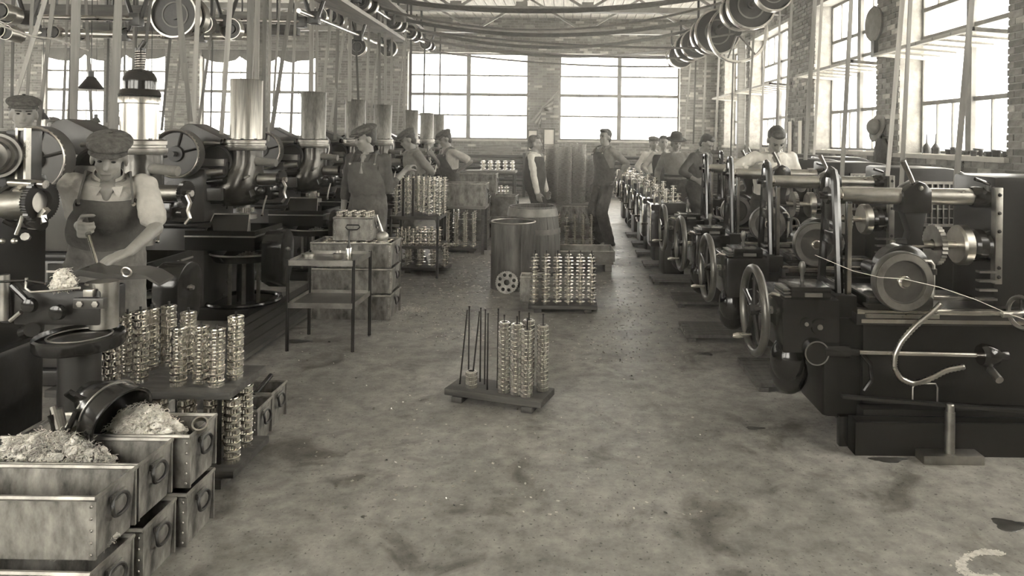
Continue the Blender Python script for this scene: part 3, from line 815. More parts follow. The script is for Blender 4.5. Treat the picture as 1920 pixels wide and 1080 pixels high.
    MB().box(.024,.046,-.176,-.17,.74,1.27).build('strut_face', 'steel_bright', t)
    MB().lathe([(0,0),(.05,0),(.055,.01),(.045,.035),(0,.035)], 18, (.0,0,1.3), (-1,0,0)).cyl((-.02,0,1.3),(-.07,0,1.3),.02).build('support_nut', 'iron_gloss', t)
    MB().box(-.05,.07,-.2,.2,.66,.78).build('support_foot', 'iron_black', t, .01)
    # work wheel on cross slide, with guard and coolant pipe
    c = Vector((.25,-.3,.885))
    wl = MB().lathe([(0,.03),(.105,.03),(.11,.045),(.15,.045),(.154,.035),(.154,-.005),(.15,-.015),(0,-.015)], 48, c, (0,-1,0)).build('work_wheel', 'disc_dark', t)
    MB().lathe([(.112,.046),(.146,.046),(.146,.049),(.112,.049),(.112,.046)], 48, c, (0,-1,0)).build('wheel_rim', 'steel_dull', wl)
    MB().lathe([(0,.06),(.022,.06),(.026,.05),(.032,.045),(.034,.03),(0,.03)], 20, c, (0,-1,0)).build('wheel_hub', 'steel_bright', wl)
    MB().lathe([(0,0),(.13,0),(.145,.01),(.145,.1),(.13,.11),(0,.11)], 32, (.355,-.14,.9), (0,1,0)).build('wheel_guard', 'iron_gloss', t)
    MB().cyl((.25,-.28,.885),(.25,.1,.885),.04).build('wheel_spindle', 'iron_dark', t)
    MB().box(.1,.44,-.27,.1,.722,.79).build('cross_slide', 'iron_gloss', t, .01)
    MB().box(.08,.46,-.29,-.275,.685,.705).build('slide_strip', 'steel', t)
    MB().tube([(.42,-.2,.97),(.455,-.2,.97),(.47,-.2,.95),(.47,-.2,.8),(.455,-.21,.765),(.43,-.22,.755)], .012, 8).build('coolant_pipe', 'steel_dull', t)
    MB().lathe([(0,0),(.02,0),(.02,.03),(0,.03)], 12, (.47,-.2,.9)).build('pipe_joint', 'iron_dark', t)
    MB().tube([(-.02+.12,-.29,.735),(.06,-.29,.76),(.2,-.29,.76),(.21,-.2,.76),(.1,-.2,.76)], .008, 6).build('rail_guard', 'iron_gloss', t)
    # knee gearbox with top box, knob and dials
    MB().box(-.36,-.06,-.3,.16,.5,.78).build('gearbox', 'iron_gloss', t, .015)
    b = MB().box(-.31,-.1,-.28,-.05,.78,.84).build('gearbox_lid', 'iron_gloss', t, .008)
    MB().box(-.24,-.15,-.29,-.279,.79,.81).build('lid_pull', 'steel_dull', b)
    for k in range(3): MB().box(-.345,-.31,-.28+k*.012,-.1,.785+k*.016,.793+k*.016).build('lid_step', 'steel_dull', b)
    MB().lathe([(0,0),(.012,0),(.009,.03),(.018,.06),(.02,.085),(.012,.105),(0,.108)], 14, (-.2,-.12,.84)).build('knob', 'disc_dark', t)
    for x, z, r in ((-.24,.655,.032),(-.17,.64,.044)):
        dd = MB().lathe([(0,0),(r,0),(r*.95,.012),(0,.014)], 22, (x,-.3,z), (0,-1,0)).build('dial', 'iron_gloss', t)
        MB().lathe([(0,.012),(r*.35,.012),(r*.3,.02),(0,.022)], 10, (x,-.3,z), (0,-1,0)).build('dial_nut', 'steel', dd)
    MB().lathe([(0,0),(.06,0),(.064,.01),(.06,.05),(0,.05)], 28, (-.19,-.28,.51), (0,-1,0)).build('bevel_case', 'iron_gloss', t)
    MB().torus((-.19,-.33,.51), (0,1,0), .06, .004, 28, 5).build('case_bead', 'steel_dull', t)
    MB().cyl((-.15,-.31,.52),(-.02,-.31,.515),.032).cyl((-.02,-.31,.515),(.03,-.31,.513),.022).build('coupling', 'iron_gloss', t)
    MB().cyl((.02,-.31,.513),(.66,-.31,.505),.0125).build('feed_rod', 'steel_bright', t)
    MB().lathe([(0,0),(.05,0),(.06,.02),(.05,.08),(.03,.1),(.025,.14),(0,.15)], 20, (.66,-.31,.505), (1,0,0)).build('rod_bearing', 'iron_gloss', t)
    MB().cyl((.72,-.3,.43),(.72,-.38,.4),.02).build('drain_cock', 'steel_dull', t)
    MB().ell((-.3,-.2,.44),(.09,.1,.13)).ell((-.28,-.15,.36),(.1,.12,.12)).build('worm_case', 'iron_gloss', t)
    MB().box(-.1,.12,-.18,.2,.12,.66).build('knee', 'iron_black', t, .03)
    MB().tube([(.06,-.26,.5),(.11,-.27,.44),(.12,-.27,.36),(.08,-.27,.3)], .012, 8).build('drip_pipe', 'iron_gloss', t)
    # big handwheel
    c = Vector((-.46,-.12,.68))
    hw = MB().torus(c, (1,0,0), .225, .022, 40, 10).build('handwheel', 'disc_dark', t)
    for k in range(5):
        a = R(20+72*k); d = Vector((0, math.cos(a), math.sin(a)))
        MB().tube([c+d*.03, c+d*.13, c+d*.215], [.016,.011,.013], 8).build('spoke', 'iron_gloss', hw)
    MB().lathe([(0,0),(.028,0),(.036,.01),(.036,.04),(.022,.05),(0,.05)], 18, c+Vector((-.025,0,0)), (1,0,0)).build('hub', 'iron_gloss', hw)
    MB().cyl(c, c+Vector((.12,0,0)), .02).build('wheel_shaft', 'steel', hw)
    g = c+Vector((-.02,-.02,-.13))
    MB().lathe([(0,0),(.01,0),(.008,.02),(.014,.05),(.016,.075),(.01,.1),(0,.102)], 12, g, (-1,-.05,-.05)).build('grip', 'steel_bright', hw)
    MB().box(c.x+.1,c.x+.26,-.22,-.02,.58,.74).build('wheel_boss', 'iron_gloss', t, .03)
    MB().tube([(-.36,-.25,.79),(-.4,-.25,.8),(-.42,-.24,.785),(-.4,-.23,.77)], .008, 6).build('catch', 'steel_bright', t)
    # small handwheel
    c = Vector((.84,-.36,.74))
    hw = MB().torus(c, (1,.25,0), .078, .012, 28, 8).build('small_handwheel', 'steel_dull', t)
    for k in range(3):
        a = R(90+120*k); d = Vector((0, math.cos(a), math.sin(a)))
        MB().tube([c, c+d*.075], .007, 6).build('spoke', 'iron_gloss', hw)
    MB().cyl(c+Vector((-.1,0,-.01)), c+Vector((.06,0,0)), .016).build('hub', 'steel', hw)
    # chip trough on the floor
    m = MB(); m.box(.0,1.0,-.36,-.345,0,.17).box(.0,1.0,-.28,-.265,.0,.17).box(.0,.015,-.36,-.27,0,.17).box(.0,1.0,-.36,-.27,0,.02)
    m.build('chip_trough', 'iron_black', t)
    MB().cbox((.45,-.3,.245), (1.0,.03,.015), ry=R(4)).build('chute_edge', 'iron_dark', t)
    MB().tube([(.35,-.24,.22),(.35,-.24,.31),(.37,-.24,.33),(.47,-.24,.33),(.48,-.24,.31),(.48,-.24,.22)], .005, 6).build('chute_handle', 'steel_dull', t)
    return t
XM = 1.5
ml_lab = ['black milling machine with flexible steel hose, next to the post on a base plate', 'black milling machine second in its row from the one with hose', 'black milling machine third in its row from the one with hose', 'black milling machine in front of the man in dark shirt']
ml_d = [3.9, 5.15, 6.3, 7.4]
ml0 = make_miller(ml_lab[0]); ml0.location = (XM, ml_d[0], 0)
for i in (1, 2, 3): copy_tree(ml0, loc=(XM, ml_d[i], 0), label=ml_lab[i])
for d_, l_ in ((8.5, 'black milling machine by the wall behind the man in dark shirt'), (10.0, 'black milling machine by the wall behind the man in felt hat')): copy_tree(ml0, loc=(XM+.75, d_, 0), label=l_, drop=('handwheel', 'grip', 'spoke', 'hub', 'wheel_shaft'))
# ribbed hose on the first
pts = []
key = [(1764,570),(1745,588),(1715,612),(1690,640),(1678,665),(1676,690),(1688,710),(1712,720),(1740,712),(1775,694),(1812,687)]
key = [W(a, b, 3.56) - Vector((XM, ml_d[0], 0)) for a, b in key]
for i in range(len(key)-1):
    for k in range(10): pts.append(key[i].lerp(key[i+1], k/10))
for _ in range(6): pts = [pts[0]] + [(pts[i-1]+pts[i]*2+pts[i+1])/4 for i in range(1, len(pts)-1)] + [pts[-1]]
MB().tube(pts, [.012 if i % 2 else .016 for i in range(len(pts))], 10).build('hose', 'steel', ml0, sharp=80)

# ================================================================ small headstock machines further along the right
def make_head(label, rounded):
    t = thing('hobbing_head', (0,0,0), label, 'machine', 'small black machines along the aisle')
    MB().box(-.1,.14,-.2,.26,0,.72).build('bed', 'iron_black', t, .03)
    if rounded:
        prof = arc((-.12,.76),.08,90,180,5) + arc((-.12,.42),.08,180,270,5) + arc((.12,.42),.08,270,360,5) + arc((.12,.76),.08,0,90,5)
        MB().prism(prof, (-.26,-.02,0), (0,1,0), (0,0,1), (.18,0,0)).build('gear_cover', 'iron_gloss', t, .025)
        MB().tube([(-.262,-.21,.42),(-.262,-.21,.77),(-.262,-.15,.85),(-.262,.1,.85)], .009, 6).build('cover_bead', 'steel_bright', t)
    else:
        MB().lathe([(0,0),(.19,0),(.2,.012),(.2,.05),(.17,.08),(0,.09)], 32, (-.16,-.02,.62), (-1,0,0)).build('gear_cover', 'iron_gloss', t)
        MB().torus((-.22,-.02,.62), (1,0,0), .195, .011, 36, 6).build('cover_bead', 'steel_bright', t)
    MB().tube([(-.2,-.05,.82),(-.21,-.08,.9),(-.2,-.05,.97),(-.16,-.03,.98),(-.13,-.02,.94),(-.13,-.02,.82)], .013, 8).build('loop_handle', 'steel', t)
    MB().box(-.12,.16,-.16,.22,.72,.86).build('saddle', 'iron_dark', t, .015)
    MB().tube([(-.28,-.05,.6),(-.36,-.08,.6)], [.01,.016], 8).build('grip', 'steel_bright', t)
    for x, y, n in ((-.06,-.1,3), (.03,-.04,4), (.1,.06,2), (-.05,.1,3)):
        for k in range(n):
            MB().lathe([(0,0),(.038,0),(.038,.014),(.022,.016),(.022,.032),(.038,.034),(.038,.048),(0,.048)], 14, (x,y,.86+.05*k)).build('gear_blank', 'steel_bright', t)
    return t
protos = {}
for i, (d, l) in enumerate([(8.3,'small black machine with flat rounded cover, nearest the milling machines'), (9.15,'small black machine with flat rounded cover, second from the milling machines'), (10.0,'small black machine with round disc cover before the man in black felt hat'),
        (10.9,'small black machine with disc cover just beyond the man in felt hat'), (11.9,'small black machine with disc cover before the man in dark vest and rolled sleeves'), (13.0,'small black machine with disc cover before the youth in pale cap'), (14.2,'small black machine with disc cover, last along the right side')]):
    k = i < 2
    if k not in protos: protos[k] = make_head(l, k); protos[k].location = (1.27, d, 0)
    else: copy_tree(protos[k], loc=(1.27, d, 0), label=l)
# ================================================================ people
def ik(a, b, l1, l2, pole):
    a = Vector(a); b = Vector(b); d = b - a; L = min(d.length, (l1+l2)*.999)
    dn = d.normalized(); b = a + dn*L
    x = (l1*l1 - l2*l2 + L*L)/(2*L); h = math.sqrt(max(l1*l1 - x*x, 0))
    p = Vector(pole); p = (p - dn*p.dot(dn)); p.normalize()
    return a + dn*x + p*h, b

def hand(mb, wr, dr, nm, s, curl=35, sc_=1.0, fr=1.0):
    """palm and five fingers. dr: pointing, nm: palm normal, s: +1/-1 thumb side along cross(dr,nm)"""
    dr = Vector(dr).normalized(); nm = Vector(nm); nm = (nm - dr*nm.dot(dr)).normalized(); sd = dr.cross(nm)*s
    k = sc_
    for o in (-.03, -.01, .012, .03):
        mb.cap(wr + sd*o*.6*k, wr + dr*.085*k + sd*o*k, .016*k, .013*k, 8, 2)
    for i, (o, l) in enumerate(((.034,.068), (.012,.078), (-.011,.073), (-.033,.056))):
        p = wr + dr*.088*k + sd*o*k; ang = R(curl*(.75 + .08*i)); a = ang*.7
        for j, q in enumerate((.45, .32, .23)):
            v = dr*math.cos(a) + nm*math.sin(a)
            e = p + v*l*q*1.25*k
            mb.cap(p, e, (.0105 - .0012*j)*k*fr, (.0098 - .0012*j)*k*fr, 8, 2)
            p = e; a += ang
    p = wr + dr*.025*k + sd*.03*k
    v1 = (dr*.6 + sd*.75 + nm*.25).normalized(); e = p + v1*.04*k; mb.cap(p, e, .0145*k, .012*k, 8, 2)
    v2 = (dr*.85 + sd*.3 + nm*(.3 + curl/90)).normalized(); e2 = e + v2*.032*k; mb.cap(e, e2, .0115*k, .0105*k, 8, 2)
    v3 = (dr*.7 + nm*(.4 + curl/60)).normalized(); mb.cap(e2, e2 + v3*.026*k, .0105*k, .009*k, 8, 2)

def remesh(o, vox, it=4):
    m = o.modifiers.new('skin', 'REMESH'); m.mode = 'VOXEL'; m.voxel_size = vox; m.use_smooth_shade = True
    s = o.modifiers.new('soften', 'SMOOTH'); s.factor = .5; s.iterations = it
    return o

FOLD = bpy.data.textures.new('cloth_folds', 'CLOUDS'); FOLD.noise_scale = .075; FOLD.noise_depth = 2
def folds(o, st):
    m = o.modifiers.new('folds', 'DISPLACE'); m.texture = FOLD; m.strength = st; m.mid_level = .5; m.texture_coords = 'LOCAL'
    return o

def person(label, x, y, rz, lean=0, side=0, twist=0, yaw=0, pitch=0, rh=None, lh=None, rfeet=(-.11, 0), lfeet=(.11, 0), scale=1.0, z0=0.0,
           shirt='shirt_pale', legs='denim', sleeve=1.0, bib=None, vest=None, hat=None, hair='hair', tie=False, vox=.01, rcurl=40, lcurl=40,
           rdir=None, ldir=None, rnm=None, lnm=None, hip_dy=0, rpole=None, lpole=None, hip_z=.94, belly=1.0, belt=False, drop=0.0, shrug=0.0):
    t = thing('person', (x, y, z0), label, 'person', None, rz)
    S = scale
    inv = (Matrix.Translation((x, y, z0)) @ Matrix.Rotation(rz, 4, 'Z')).inverted()
    rot = Matrix.Rotation(-rz, 3, 'Z')
    hip = Vector((0, hip_dy, hip_z*S))
    T = Matrix.Rotation(side, 3, 'Y') @ Matrix.Rotation(lean, 3, 'X') @ Matrix.Rotation(twist, 3, 'Z')
    def tp(a, b, c): return hip + T @ (Vector((a, b, c))*S)
    sR, sL = tp(-.168, .01, .445+shrug), tp(.168, .01, .445+shrug)
    nb = tp(0, .015, .50)
    HR = T @ Matrix.Rotation(yaw, 3, 'Z') @ Matrix.Rotation(pitch, 3, 'X')
    hc = nb + T @ Vector((0, -.012 - drop*.8, .012 - drop))*S
    def hp(a, b, c): return hc + HR @ (Vector((a, b, c))*S)
    face = HR
    # torso rings
    prof = [(-.09,.1,.085),(-.06,.155,.115),(0,.168,.122),(.1,.152,.112*belly),(.2,.158,.116*belly),(.3,.172,.122),(.4,.178,.118),(.45,.16,.1),(.49,.1,.075),(.52,.055,.05)]
    def torso(off, z0_, z1_, sc2=1.0):
        return [(tp(0, .004, h), (rx+off)*S*sc2, (ry+off)*S*sc2, T) for h, rx, ry in prof if z0_ <= h <= z1_]
    b = MB()
    b.loft(torso(-.02, -.1, .6), 18)
    b.ell(tp(0,-.07,.475), (.042*S,.05*S,.03*S), 12, 8, T); b.ell(tp(0,-.085,.45), (.026*S,.04*S,.05*S), 12, 8, T)   # open throat
    # head
    b.ell(hp(0,.012,.165), (.073*S,.09*S,.088*S), 18, 12, face)
    b.ell(hp(0,-.018,.1), (.058*S,.068*S,.075*S), 16, 10, face)
    b.ell(hp(0,-.062,.045), (.027*S,.024*S,.022*S), 10, 8, face)
    b.ell(hp(0,-.055,.155), (.058*S,.03*S,.03*S), 12, 8, face)       # brow
    b.ell(hp(.035,-.05,.105), (.022*S,.025*S,.022*S), 10, 6, face); b.ell(hp(-.035,-.05,.105), (.022*S,.025*S,.022*S), 10, 6, face)
    b.cap(hp(0,-.082,.14), hp(0,-.1,.1), .009*S, .014*S, 8, 3)        # nose
    b.ell(hp(0,-.075,.068), (.026*S,.014*S,.012*S), 10, 6, face)      # mouth
    for s in (-1, 1): b.ell(hp(.076*s,.012,.115), (.01*S,.024*S,.034*S), 10, 8, face)
    b.cap(nb - (T @ Vector((0,0,.06)))*S, hp(0,.01,.08), .058*S, .052*S, 12)
    # arms
    arms = []
    for sgn, sh, tgt, dr, nm, curl, pole in ((-1, sR, rh, rdir, rnm, rcurl, rpole), (1, sL, lh, ldir, lnm, lcurl, lpole)):
        if tgt is None: wr = tp(.235*sgn, -.02, -.06); wr = Vector((wr.x, wr.y-.02, max(wr.z, .78*S)))
        else: wr = inv @ Vector(tgt)
        pl = (rot @ Vector(pole)) if pole else (T @ Vector((.55*sgn, .8, -.25)))
        el, wr = ik(sh, wr, .285*S, .25*S, pl)
        arms.append((sh, el, wr, sgn))
        b.cap(sh, el, .04*S, .037*S, 10); b.cap(el, wr, .038*S, .026*S, 10)
        d = (rot @ Vector(dr)) if dr else (wr - el).normalized()
        n = (rot @ Vector(nm)) if nm else (T @ Vector((-sgn, .1, 0)))
        dn = d.normalized(); nn = n - dn*n.dot(dn)
        if nn.length < .05: nn = dn.orthogonal()
        hand(b, wr, d, nn, -sgn, curl, S)
    # legs
    legj = []
    for sgn, ft in ((-1, rfeet), (1, lfeet)):
        h = hip + (Matrix.Rotation(side*.5, 3, 'Y') @ Vector((.09*sgn, 0, -.02)))*S
        an = Vector((ft[0]*S, ft[1]*S, .085*S))
        kn, an = ik(h, an, .445*S, .43*S, (.1*sgn, -1, 0))
        legj.append((h, kn, an, sgn))
        b.cap(h, kn, .08*S, .055*S, 10); b.cap(kn, an, .054*S, .036*S, 10)
        b.cap(an + Vector((0,.02,-.035*S)), an + Vector((.02*sgn,-.13*S,-.05*S)), .035*S, .028*S, 8)
    remesh(b.build('body', 'skin', t), vox, 3)
    # face details
    e = MB()
    for s in (-1, 1): e.ell(hp(.03*s,-.078,.134), (.011*S,.007*S,.006*S), 8, 6, face)
    e.build('eyes', 'eye', t)
    e = MB()
    for s in (-1, 1): e.cap(hp(.016*s,-.088,.152), hp(.045*s,-.076,.154), .0055*S, .004*S, 6, 2)
    e.build('eyebrows', hair if hair else 'hair', t)
    MB().cap(hp(-.02,-.087,.068), hp(.02,-.087,.068), .0045*S, .0045*S, 6, 2).build('lips', 'lip', t)
    # hair
    if hair:
        h = MB(); h.ell(hp(0,.03,.172), (.081*S,.088*S,.088*S), 18, 12, face)
        h.ell(hp(0,.05,.1), (.066*S,.055*S,.06*S), 14, 10, face)
        if not hat: h.ell(hp(0,-.03,.222), (.066*S,.055*S,.036*S), 14, 8, face)
        remesh(h.build('hair', hair, t), vox, 3)
    if hat == 'cap':
        c = MB()
        cm = face @ Matrix.Rotation(R(10), 3, 'X')
        c.ell(hp(0,.008,.218), (.106*S,.124*S,.043*S), 20, 10, cm); c.ell(hp(0,.015,.2), (.088*S,.104*S,.045*S), 18, 8, face)
        c.ell(hp(0,-.03,.212), (.1*S,.1*S,.035*S), 18, 8, cm)
        cp = remesh(c.build('cap', 'tweed', t), vox, 4)
        v = MB(); pts = []
        for i in range(13):
            a = R(200 + 140*i/12)
            pts.append((hp(.078*math.cos(a), .0+.098*math.sin(a)+.0, .19), hp(.092*math.cos(a), .0+.145*math.sin(a), .168)))
        vs = [p for q in pts for p in q]; up = (HR @ Vector((0,0,.008)))*S
        fs = [(2*i,2*i+1,2*i+3,2*i+2) for i in range(12)]
        v.add(vs + [p+up for p in vs], fs + [tuple(k+26 for k in f[::-1]) for f in fs] + [(2*i+1,27+2*i,29+2*i,2*i+3) for i in range(12)])
        v.build('peak', 'tweed', cp)
        MB().ell(hp(0,.01,.268), (.011*S,.011*S,.006*S), 8, 5).build('button', 'tweed', cp)
    elif hat == 'felt':
        c = MB()
        c.loft([(hp(0,.01,.185),.094*S,.11*S,face),(hp(0,.01,.24),.09*S,.106*S,face),(hp(0,.01,.29),.074*S,.092*S,face),(hp(0,.01,.305),.04*S,.06*S,face)], 20)
        c.loft([(hp(0,.005,.196),.15*S,.17*S,face),(hp(0,.005,.188),.155*S,.175*S,face),(hp(0,.005,.184),.14*S,.16*S,face)], 24)
        cp = c.build('felt_hat', 'cloth_dark', t, sharp=60)
        MB().loft([(hp(0,.01,.192),.098*S,.114*S,face),(hp(0,.01,.218),.096*S,.112*S,face)], 20).build('hat_band', 'leather', cp)
    # shirt: trunk, sleeves and collar
    s = MB(); s.loft(torso(.012, -.1, .5), 18)
    for sh, el, wr, sgn in arms:
        s.ell(sh + T @ Vector((-.02*sgn*S, 0, -.01*S)), (.06*S,.058*S,.055*S), 12, 8)
        if sleeve <= .5:
            e2 = sh.lerp(el, sleeve*2); s.cap(sh, e2, .056*S, .063*S, 12, 1)
        else:
            s.cap(sh, el, .057*S, .05*S, 12); q = el.lerp(wr, (sleeve-.5)*2*.97); s.cap(el, q, .05*S, .043*S, 12, 2)
            s.cap(el.lerp(q, .93), q, .046*S, .047*S, 12, 1)
    st = folds(remesh(s.build('shirt', shirt, t), vox, 3), .02*S)
    # standing collar, open at the throat, with two lapel points
    vs = []; n = 14
    for i in range(n+1):
        a = R(-62 + 304*i/n + 0) if True else 0
        ca, sa = math.cos(a + R(0)), math.sin(a + R(0))
        for rr, zz in ((.082,-.03), (.07,.028), (.064,.028), (.076,-.03)):
            vs.append(nb + T @ (Vector((rr*ca, rr*sa*.95 + .004, zz - .02*(1-sa)*.5))*S))
    fs = [(4*i+j, 4*i+(j+1) % 4, 4*i+4+(j+1) % 4, 4*i+4+j) for i in range(n) for j in range(4)] + [(3,2,1,0), (4*n,4*n+1,4*n+2,4*n+3)]
    MB().add(vs, fs).build('collar', shirt, st)
    for sg in ((-1, 1) if not vest else ()):
        MB().prism([(0,0),(.05*sg,.004),(.032*sg,-.06)], tp(.022*sg,-.092,.492), T @ Vector((S,.25*S*sg,0)), T @ Vector((0,.42*S,S)), T @ Vector((0,-.008*S,0))).build('lapel', shirt, st)
    if tie:
        MB().tube([tp(0,-.105,.47), tp(0,-.128,.4), tp(0,-.134,.32)], [.012*S,.02*S,.026*S], 6).build('necktie', 'flag_light', t)
    # trousers
    p = MB(); wz = .16 if not bib else .2
    p.loft(torso(.02, -.1, wz), 18)
    for h, kn, an, sgn in legj:
        p.cap(h, kn, .102*S, (.088 if bib else .08)*S, 12); p.cap(kn, an + Vector((0,0,.0)), (.088 if bib else .08)*S, (.08 if bib else .068)*S, 12, 2)
    folds(remesh(p.build('trousers' if not bib else 'overalls', legs, t), vox, 3), .022*S)
    if bib:
        def surf(a, h, off):
            for i in range(len(prof)-1):
                if prof[i][0] <= h <= prof[i+1][0]:
                    u = (h-prof[i][0])/(prof[i+1][0]-prof[i][0]); rx = prof[i][1]*(1-u)+prof[i+1][1]*u; ry = prof[i][2]*(1-u)+prof[i+1][2]*u
                    return tp((rx+off)*math.sin(a), .004-(ry+off)*math.cos(a), h)
        vs = []; nh, na = 10, 10; rows = []
        for i in range(nh+1):
            h = .13 + (.425-.13)*i/nh; wdt = R(88 - 46*min(1, i/nh*1.25))
            for j in range(na+1): vs.append(surf(-wdt + 2*wdt*j/na, h, .032))
        inn = []
        for i in range(nh+1):
            h = .13 + (.425-.13)*i/nh; wdt = R(88 - 46*min(1, i/nh*1.25))
            for j in range(na+1): inn.append(surf(-wdt + 2*wdt*j/na, h, .02))
        n = len(vs); k = na+1
        fs = [(i*k+j, i*k+j+1, (i+1)*k+j+1, (i+1)*k+j) for i in range(nh) for j in range(na)]
        edge = [(i*k, (i+1)*k) for i in range(nh)] + [(nh*k+j, nh*k+j+1) for j in range(na)] + [((i+1)*k+na, i*k+na) for i in range(nh)]
        bb = MB().add(vs+inn, fs + [tuple(q+n for q in f[::-1]) for f in fs] + [(a, c, c+n, a+n) for a, c in edge]).build('bib', bib, t)
        folds(bb, .012*S)
        for sg in (-1, 1):
            pts = [surf(R(34)*sg, .41, .036), surf(R(36)*sg, .44, .034), tp(.105*sg, -.055, .495), tp(.1*sg, .01, .515), tp(.085*sg, .08, .47), tp(.04*sg, .135, .36), tp(.03*sg, .145, .2)]
            MB().tube(pts, 0, flat=(.034*S, .01*S)).build('strap', bib, bb)
            MB().cyl(surf(R(34)*sg, .41, .034), surf(R(34)*sg, .41, .046), .011*S, n=10).build('buckle', 'steel', bb)
    if vest:
        v = MB(); v.loft(torso(.024, -.08, .48), 20)
        vo = remesh(v.build('vest', vest, t), vox, 2)
        MB().prism([(-.03,0),(.03,0),(0,-.09)], tp(0,-.142,.46), T @ Vector((S,0,0)), T @ Vector((0,0,S)), T @ Vector((0,-.012,0))).build('shirt_front', shirt, vo)
    if belt:
        MB().loft([(tp(0,.004,.13),.178*S,.14*S,T),(tp(0,.004,.165),.178*S,.14*S,T)], 24).build('belt', 'leather', t)
    # shoes
    for h, kn, an, sgn in legj:
        q = MB()
        f = Vector((.025*sgn*S, -.15*S, 0))
        q.loft([(an + Vector((0,.03*S,-.083*S)) + f*.45, .048*S, .14*S), (an + Vector((0,.03*S,-.06*S)) + f*.45, .05*S, .145*S), (an + Vector((0,.035*S,-.03*S)) + f*.36, .045*S, .11*S),
                (an + Vector((0,.03*S,.02*S)), .044*S, .055*S)], 14)
        q.build('shoe', 'leather', t, sharp=50)
    return t

# bending worker at the near shaper
RH = W(150,424,3.42); RD = Vector((.55,-.82,-.1)).normalized(); RN = Vector((.82,.55,0)).normalized()
person('man in tweed cap and short sleeves bending forward with a file bar', -2.44, 3.70, R(30), lean=R(25), side=R(2), yaw=R(-4), pitch=R(-9), scale=.97, hip_z=.965, drop=.028, shrug=.025,
       shirt='shirt_pale', legs='denim_pale', sleeve=.42, bib='denim', hat='cap', hair='hair', vox=.0065,
       rh=RH, lh=W(243,472,3.3), rdir=RD, rnm=RN, rcurl=80, ldir=(-.7,-.62,-.35), lnm=(-.25,.1,-1), lcurl=38, rpole=(-.6,1,-.3), lpole=(.2,1,-.1))
# file bar in his hand
b = W(186,512,3.2); gc = RH + RD*.085 + RN*.03; a = gc + (gc-b).normalized()*.1
t = thing('hand_scraper', a, 'thin bright steel bar gripped by the bending man', 'tool')
MB().cyl((0,0,0), (b-a)*.36, .016, .013, 12).build('handle', 'wood_dark', t); MB().cyl((b-a)*.34, b-a, .009, .006, 10).build('blade', 'steel_bright', t)
# young man in cap behind the pulley
p = W(44,230,5.4)
person('young man in dark cap and jacket looking over a pulley', p.x, 5.4, R(38), scale=1.1, shirt='cloth_dark', legs='cloth_dark', sleeve=1, hat='cap', vox=.012, pitch=R(3))
p = W(100,230,12.8)
person('distant man in cap standing before the far window, beyond the pulleys', p.x, 12.8, R(50), scale=1.1, shirt='shirt_grey', legs='cloth_dark', sleeve=1, hat='cap', vox=.02)
# man in dark shirt with necktie and bib overalls
p = W(692,260,6.6)
person('man in dark shirt, necktie, cap and bib overalls standing among gear stacks', p.x, 6.6, R(-8), yaw=R(-48), pitch=R(10), scale=1.0, lean=R(3), shirt='shirt_dark', legs='denim', sleeve=.72, bib='denim', hat='cap', tie=True, vox=.009,
       lh=W(757,322,6.75), lpole=(.3,.4,-.9), rnm=(1,0,0), lnm=(0,0,-1), lcurl=55)
p = W(785,262,8.8)
person('man in grey shirt with rolled sleeves and cap reaching down to gears', p.x, 8.8, R(-62), lean=R(10), pitch=R(14), yaw=R(-10), scale=1.0, shirt='shirt_grey', legs='denim_pale', sleeve=.6, hat='cap', vox=.012,
       rh=W(770,335,8.5), lh=W(778,338,8.7), rcurl=60, lcurl=60)
p = W(845,265,10.2)
person('man in pale shirt and cap leaning one hand on a metal box', p.x, 10.2, R(-55), lean=R(6), pitch=R(14), yaw=R(-8), scale=1.0, shirt='shirt_pale', legs='denim', sleeve=.42, bib='denim', hat='cap', vox=.013,
       lh=W(858,322,10.1), rh=W(812,292,10.0), lnm=(0,0,-1), lcurl=50)
# two men talking in the aisle
p = W(1004,265,10.0)
person('bare-headed older man in dark vest and white shirt facing another', p.x, 10.0, R(75), yaw=R(8), scale=.965, shirt='shirt_white', legs='cloth_dark', sleeve=1, vest='cloth_dark', hair='hair_grey', vox=.012, belly=1.28,
       rh=W(1008,362,9.8), lh=W(1027,366,10.1), rpole=(-.8,-.3,-.2))
p = W(1134,265,10.45)
person('tall bare-headed man in bib overalls with hand on hip', p.x, 10.45, R(-58), yaw=R(10), scale=1.03, shirt='shirt_grey', legs='denim', sleeve=.72, bib='denim', hair='hair', vox=.012,
       lh=W(1158,334,10.3), lpole=(1,.1,.1), lnm=(-1,0,0), ldir=(-.6,.1,-.8), rfeet=(-.09,0), lfeet=(.09,.03))
# men along the right side
p = W(1308,270,9.6)
person('bare-headed man in dark buttoned shirt looking down at a milling machine', p.x, 9.58, R(40), lean=R(9), pitch=R(24), yaw=R(8), scale=1.0, shirt='shirt_dark', legs='cloth_dark', sleeve=.78, hair='hair', vox=.012,
       rh=W(1307,338,9.2), lh=W(1327,340,9.25), rcurl=60, lcurl=60)
p = W(1266,275,10.5)
person('man in black felt hat and grey shirt standing by small machines', p.x, 10.45, R(-20), yaw=R(35), pitch=R(12), lean=R(3), scale=.985, shirt='shirt_grey', legs='cloth_dark', sleeve=1, hat='felt', vox=.013, rh=W(1232,345,10.4), belt=True)
p = W(1244,275,11.4)
person('man in dark vest over pale shirt with sleeves rolled', p.x, 11.4, R(5), scale=.98, shirt='shirt_pale', legs='cloth_dark', sleeve=.75, vest='cloth_dark', hair='hair', vox=.015, rh=W(1216,328,11.2))
p = W(1226,275,12.45)
person('youth in pale cap and white shirt farthest along the small machines', p.x, 12.45, R(15), scale=.97, shirt='shirt_white', legs='cloth_dark', sleeve=.75, hat='cap', vox=.016, rh=W(1208,328,12.3))
p = W(1446,270,6.9)
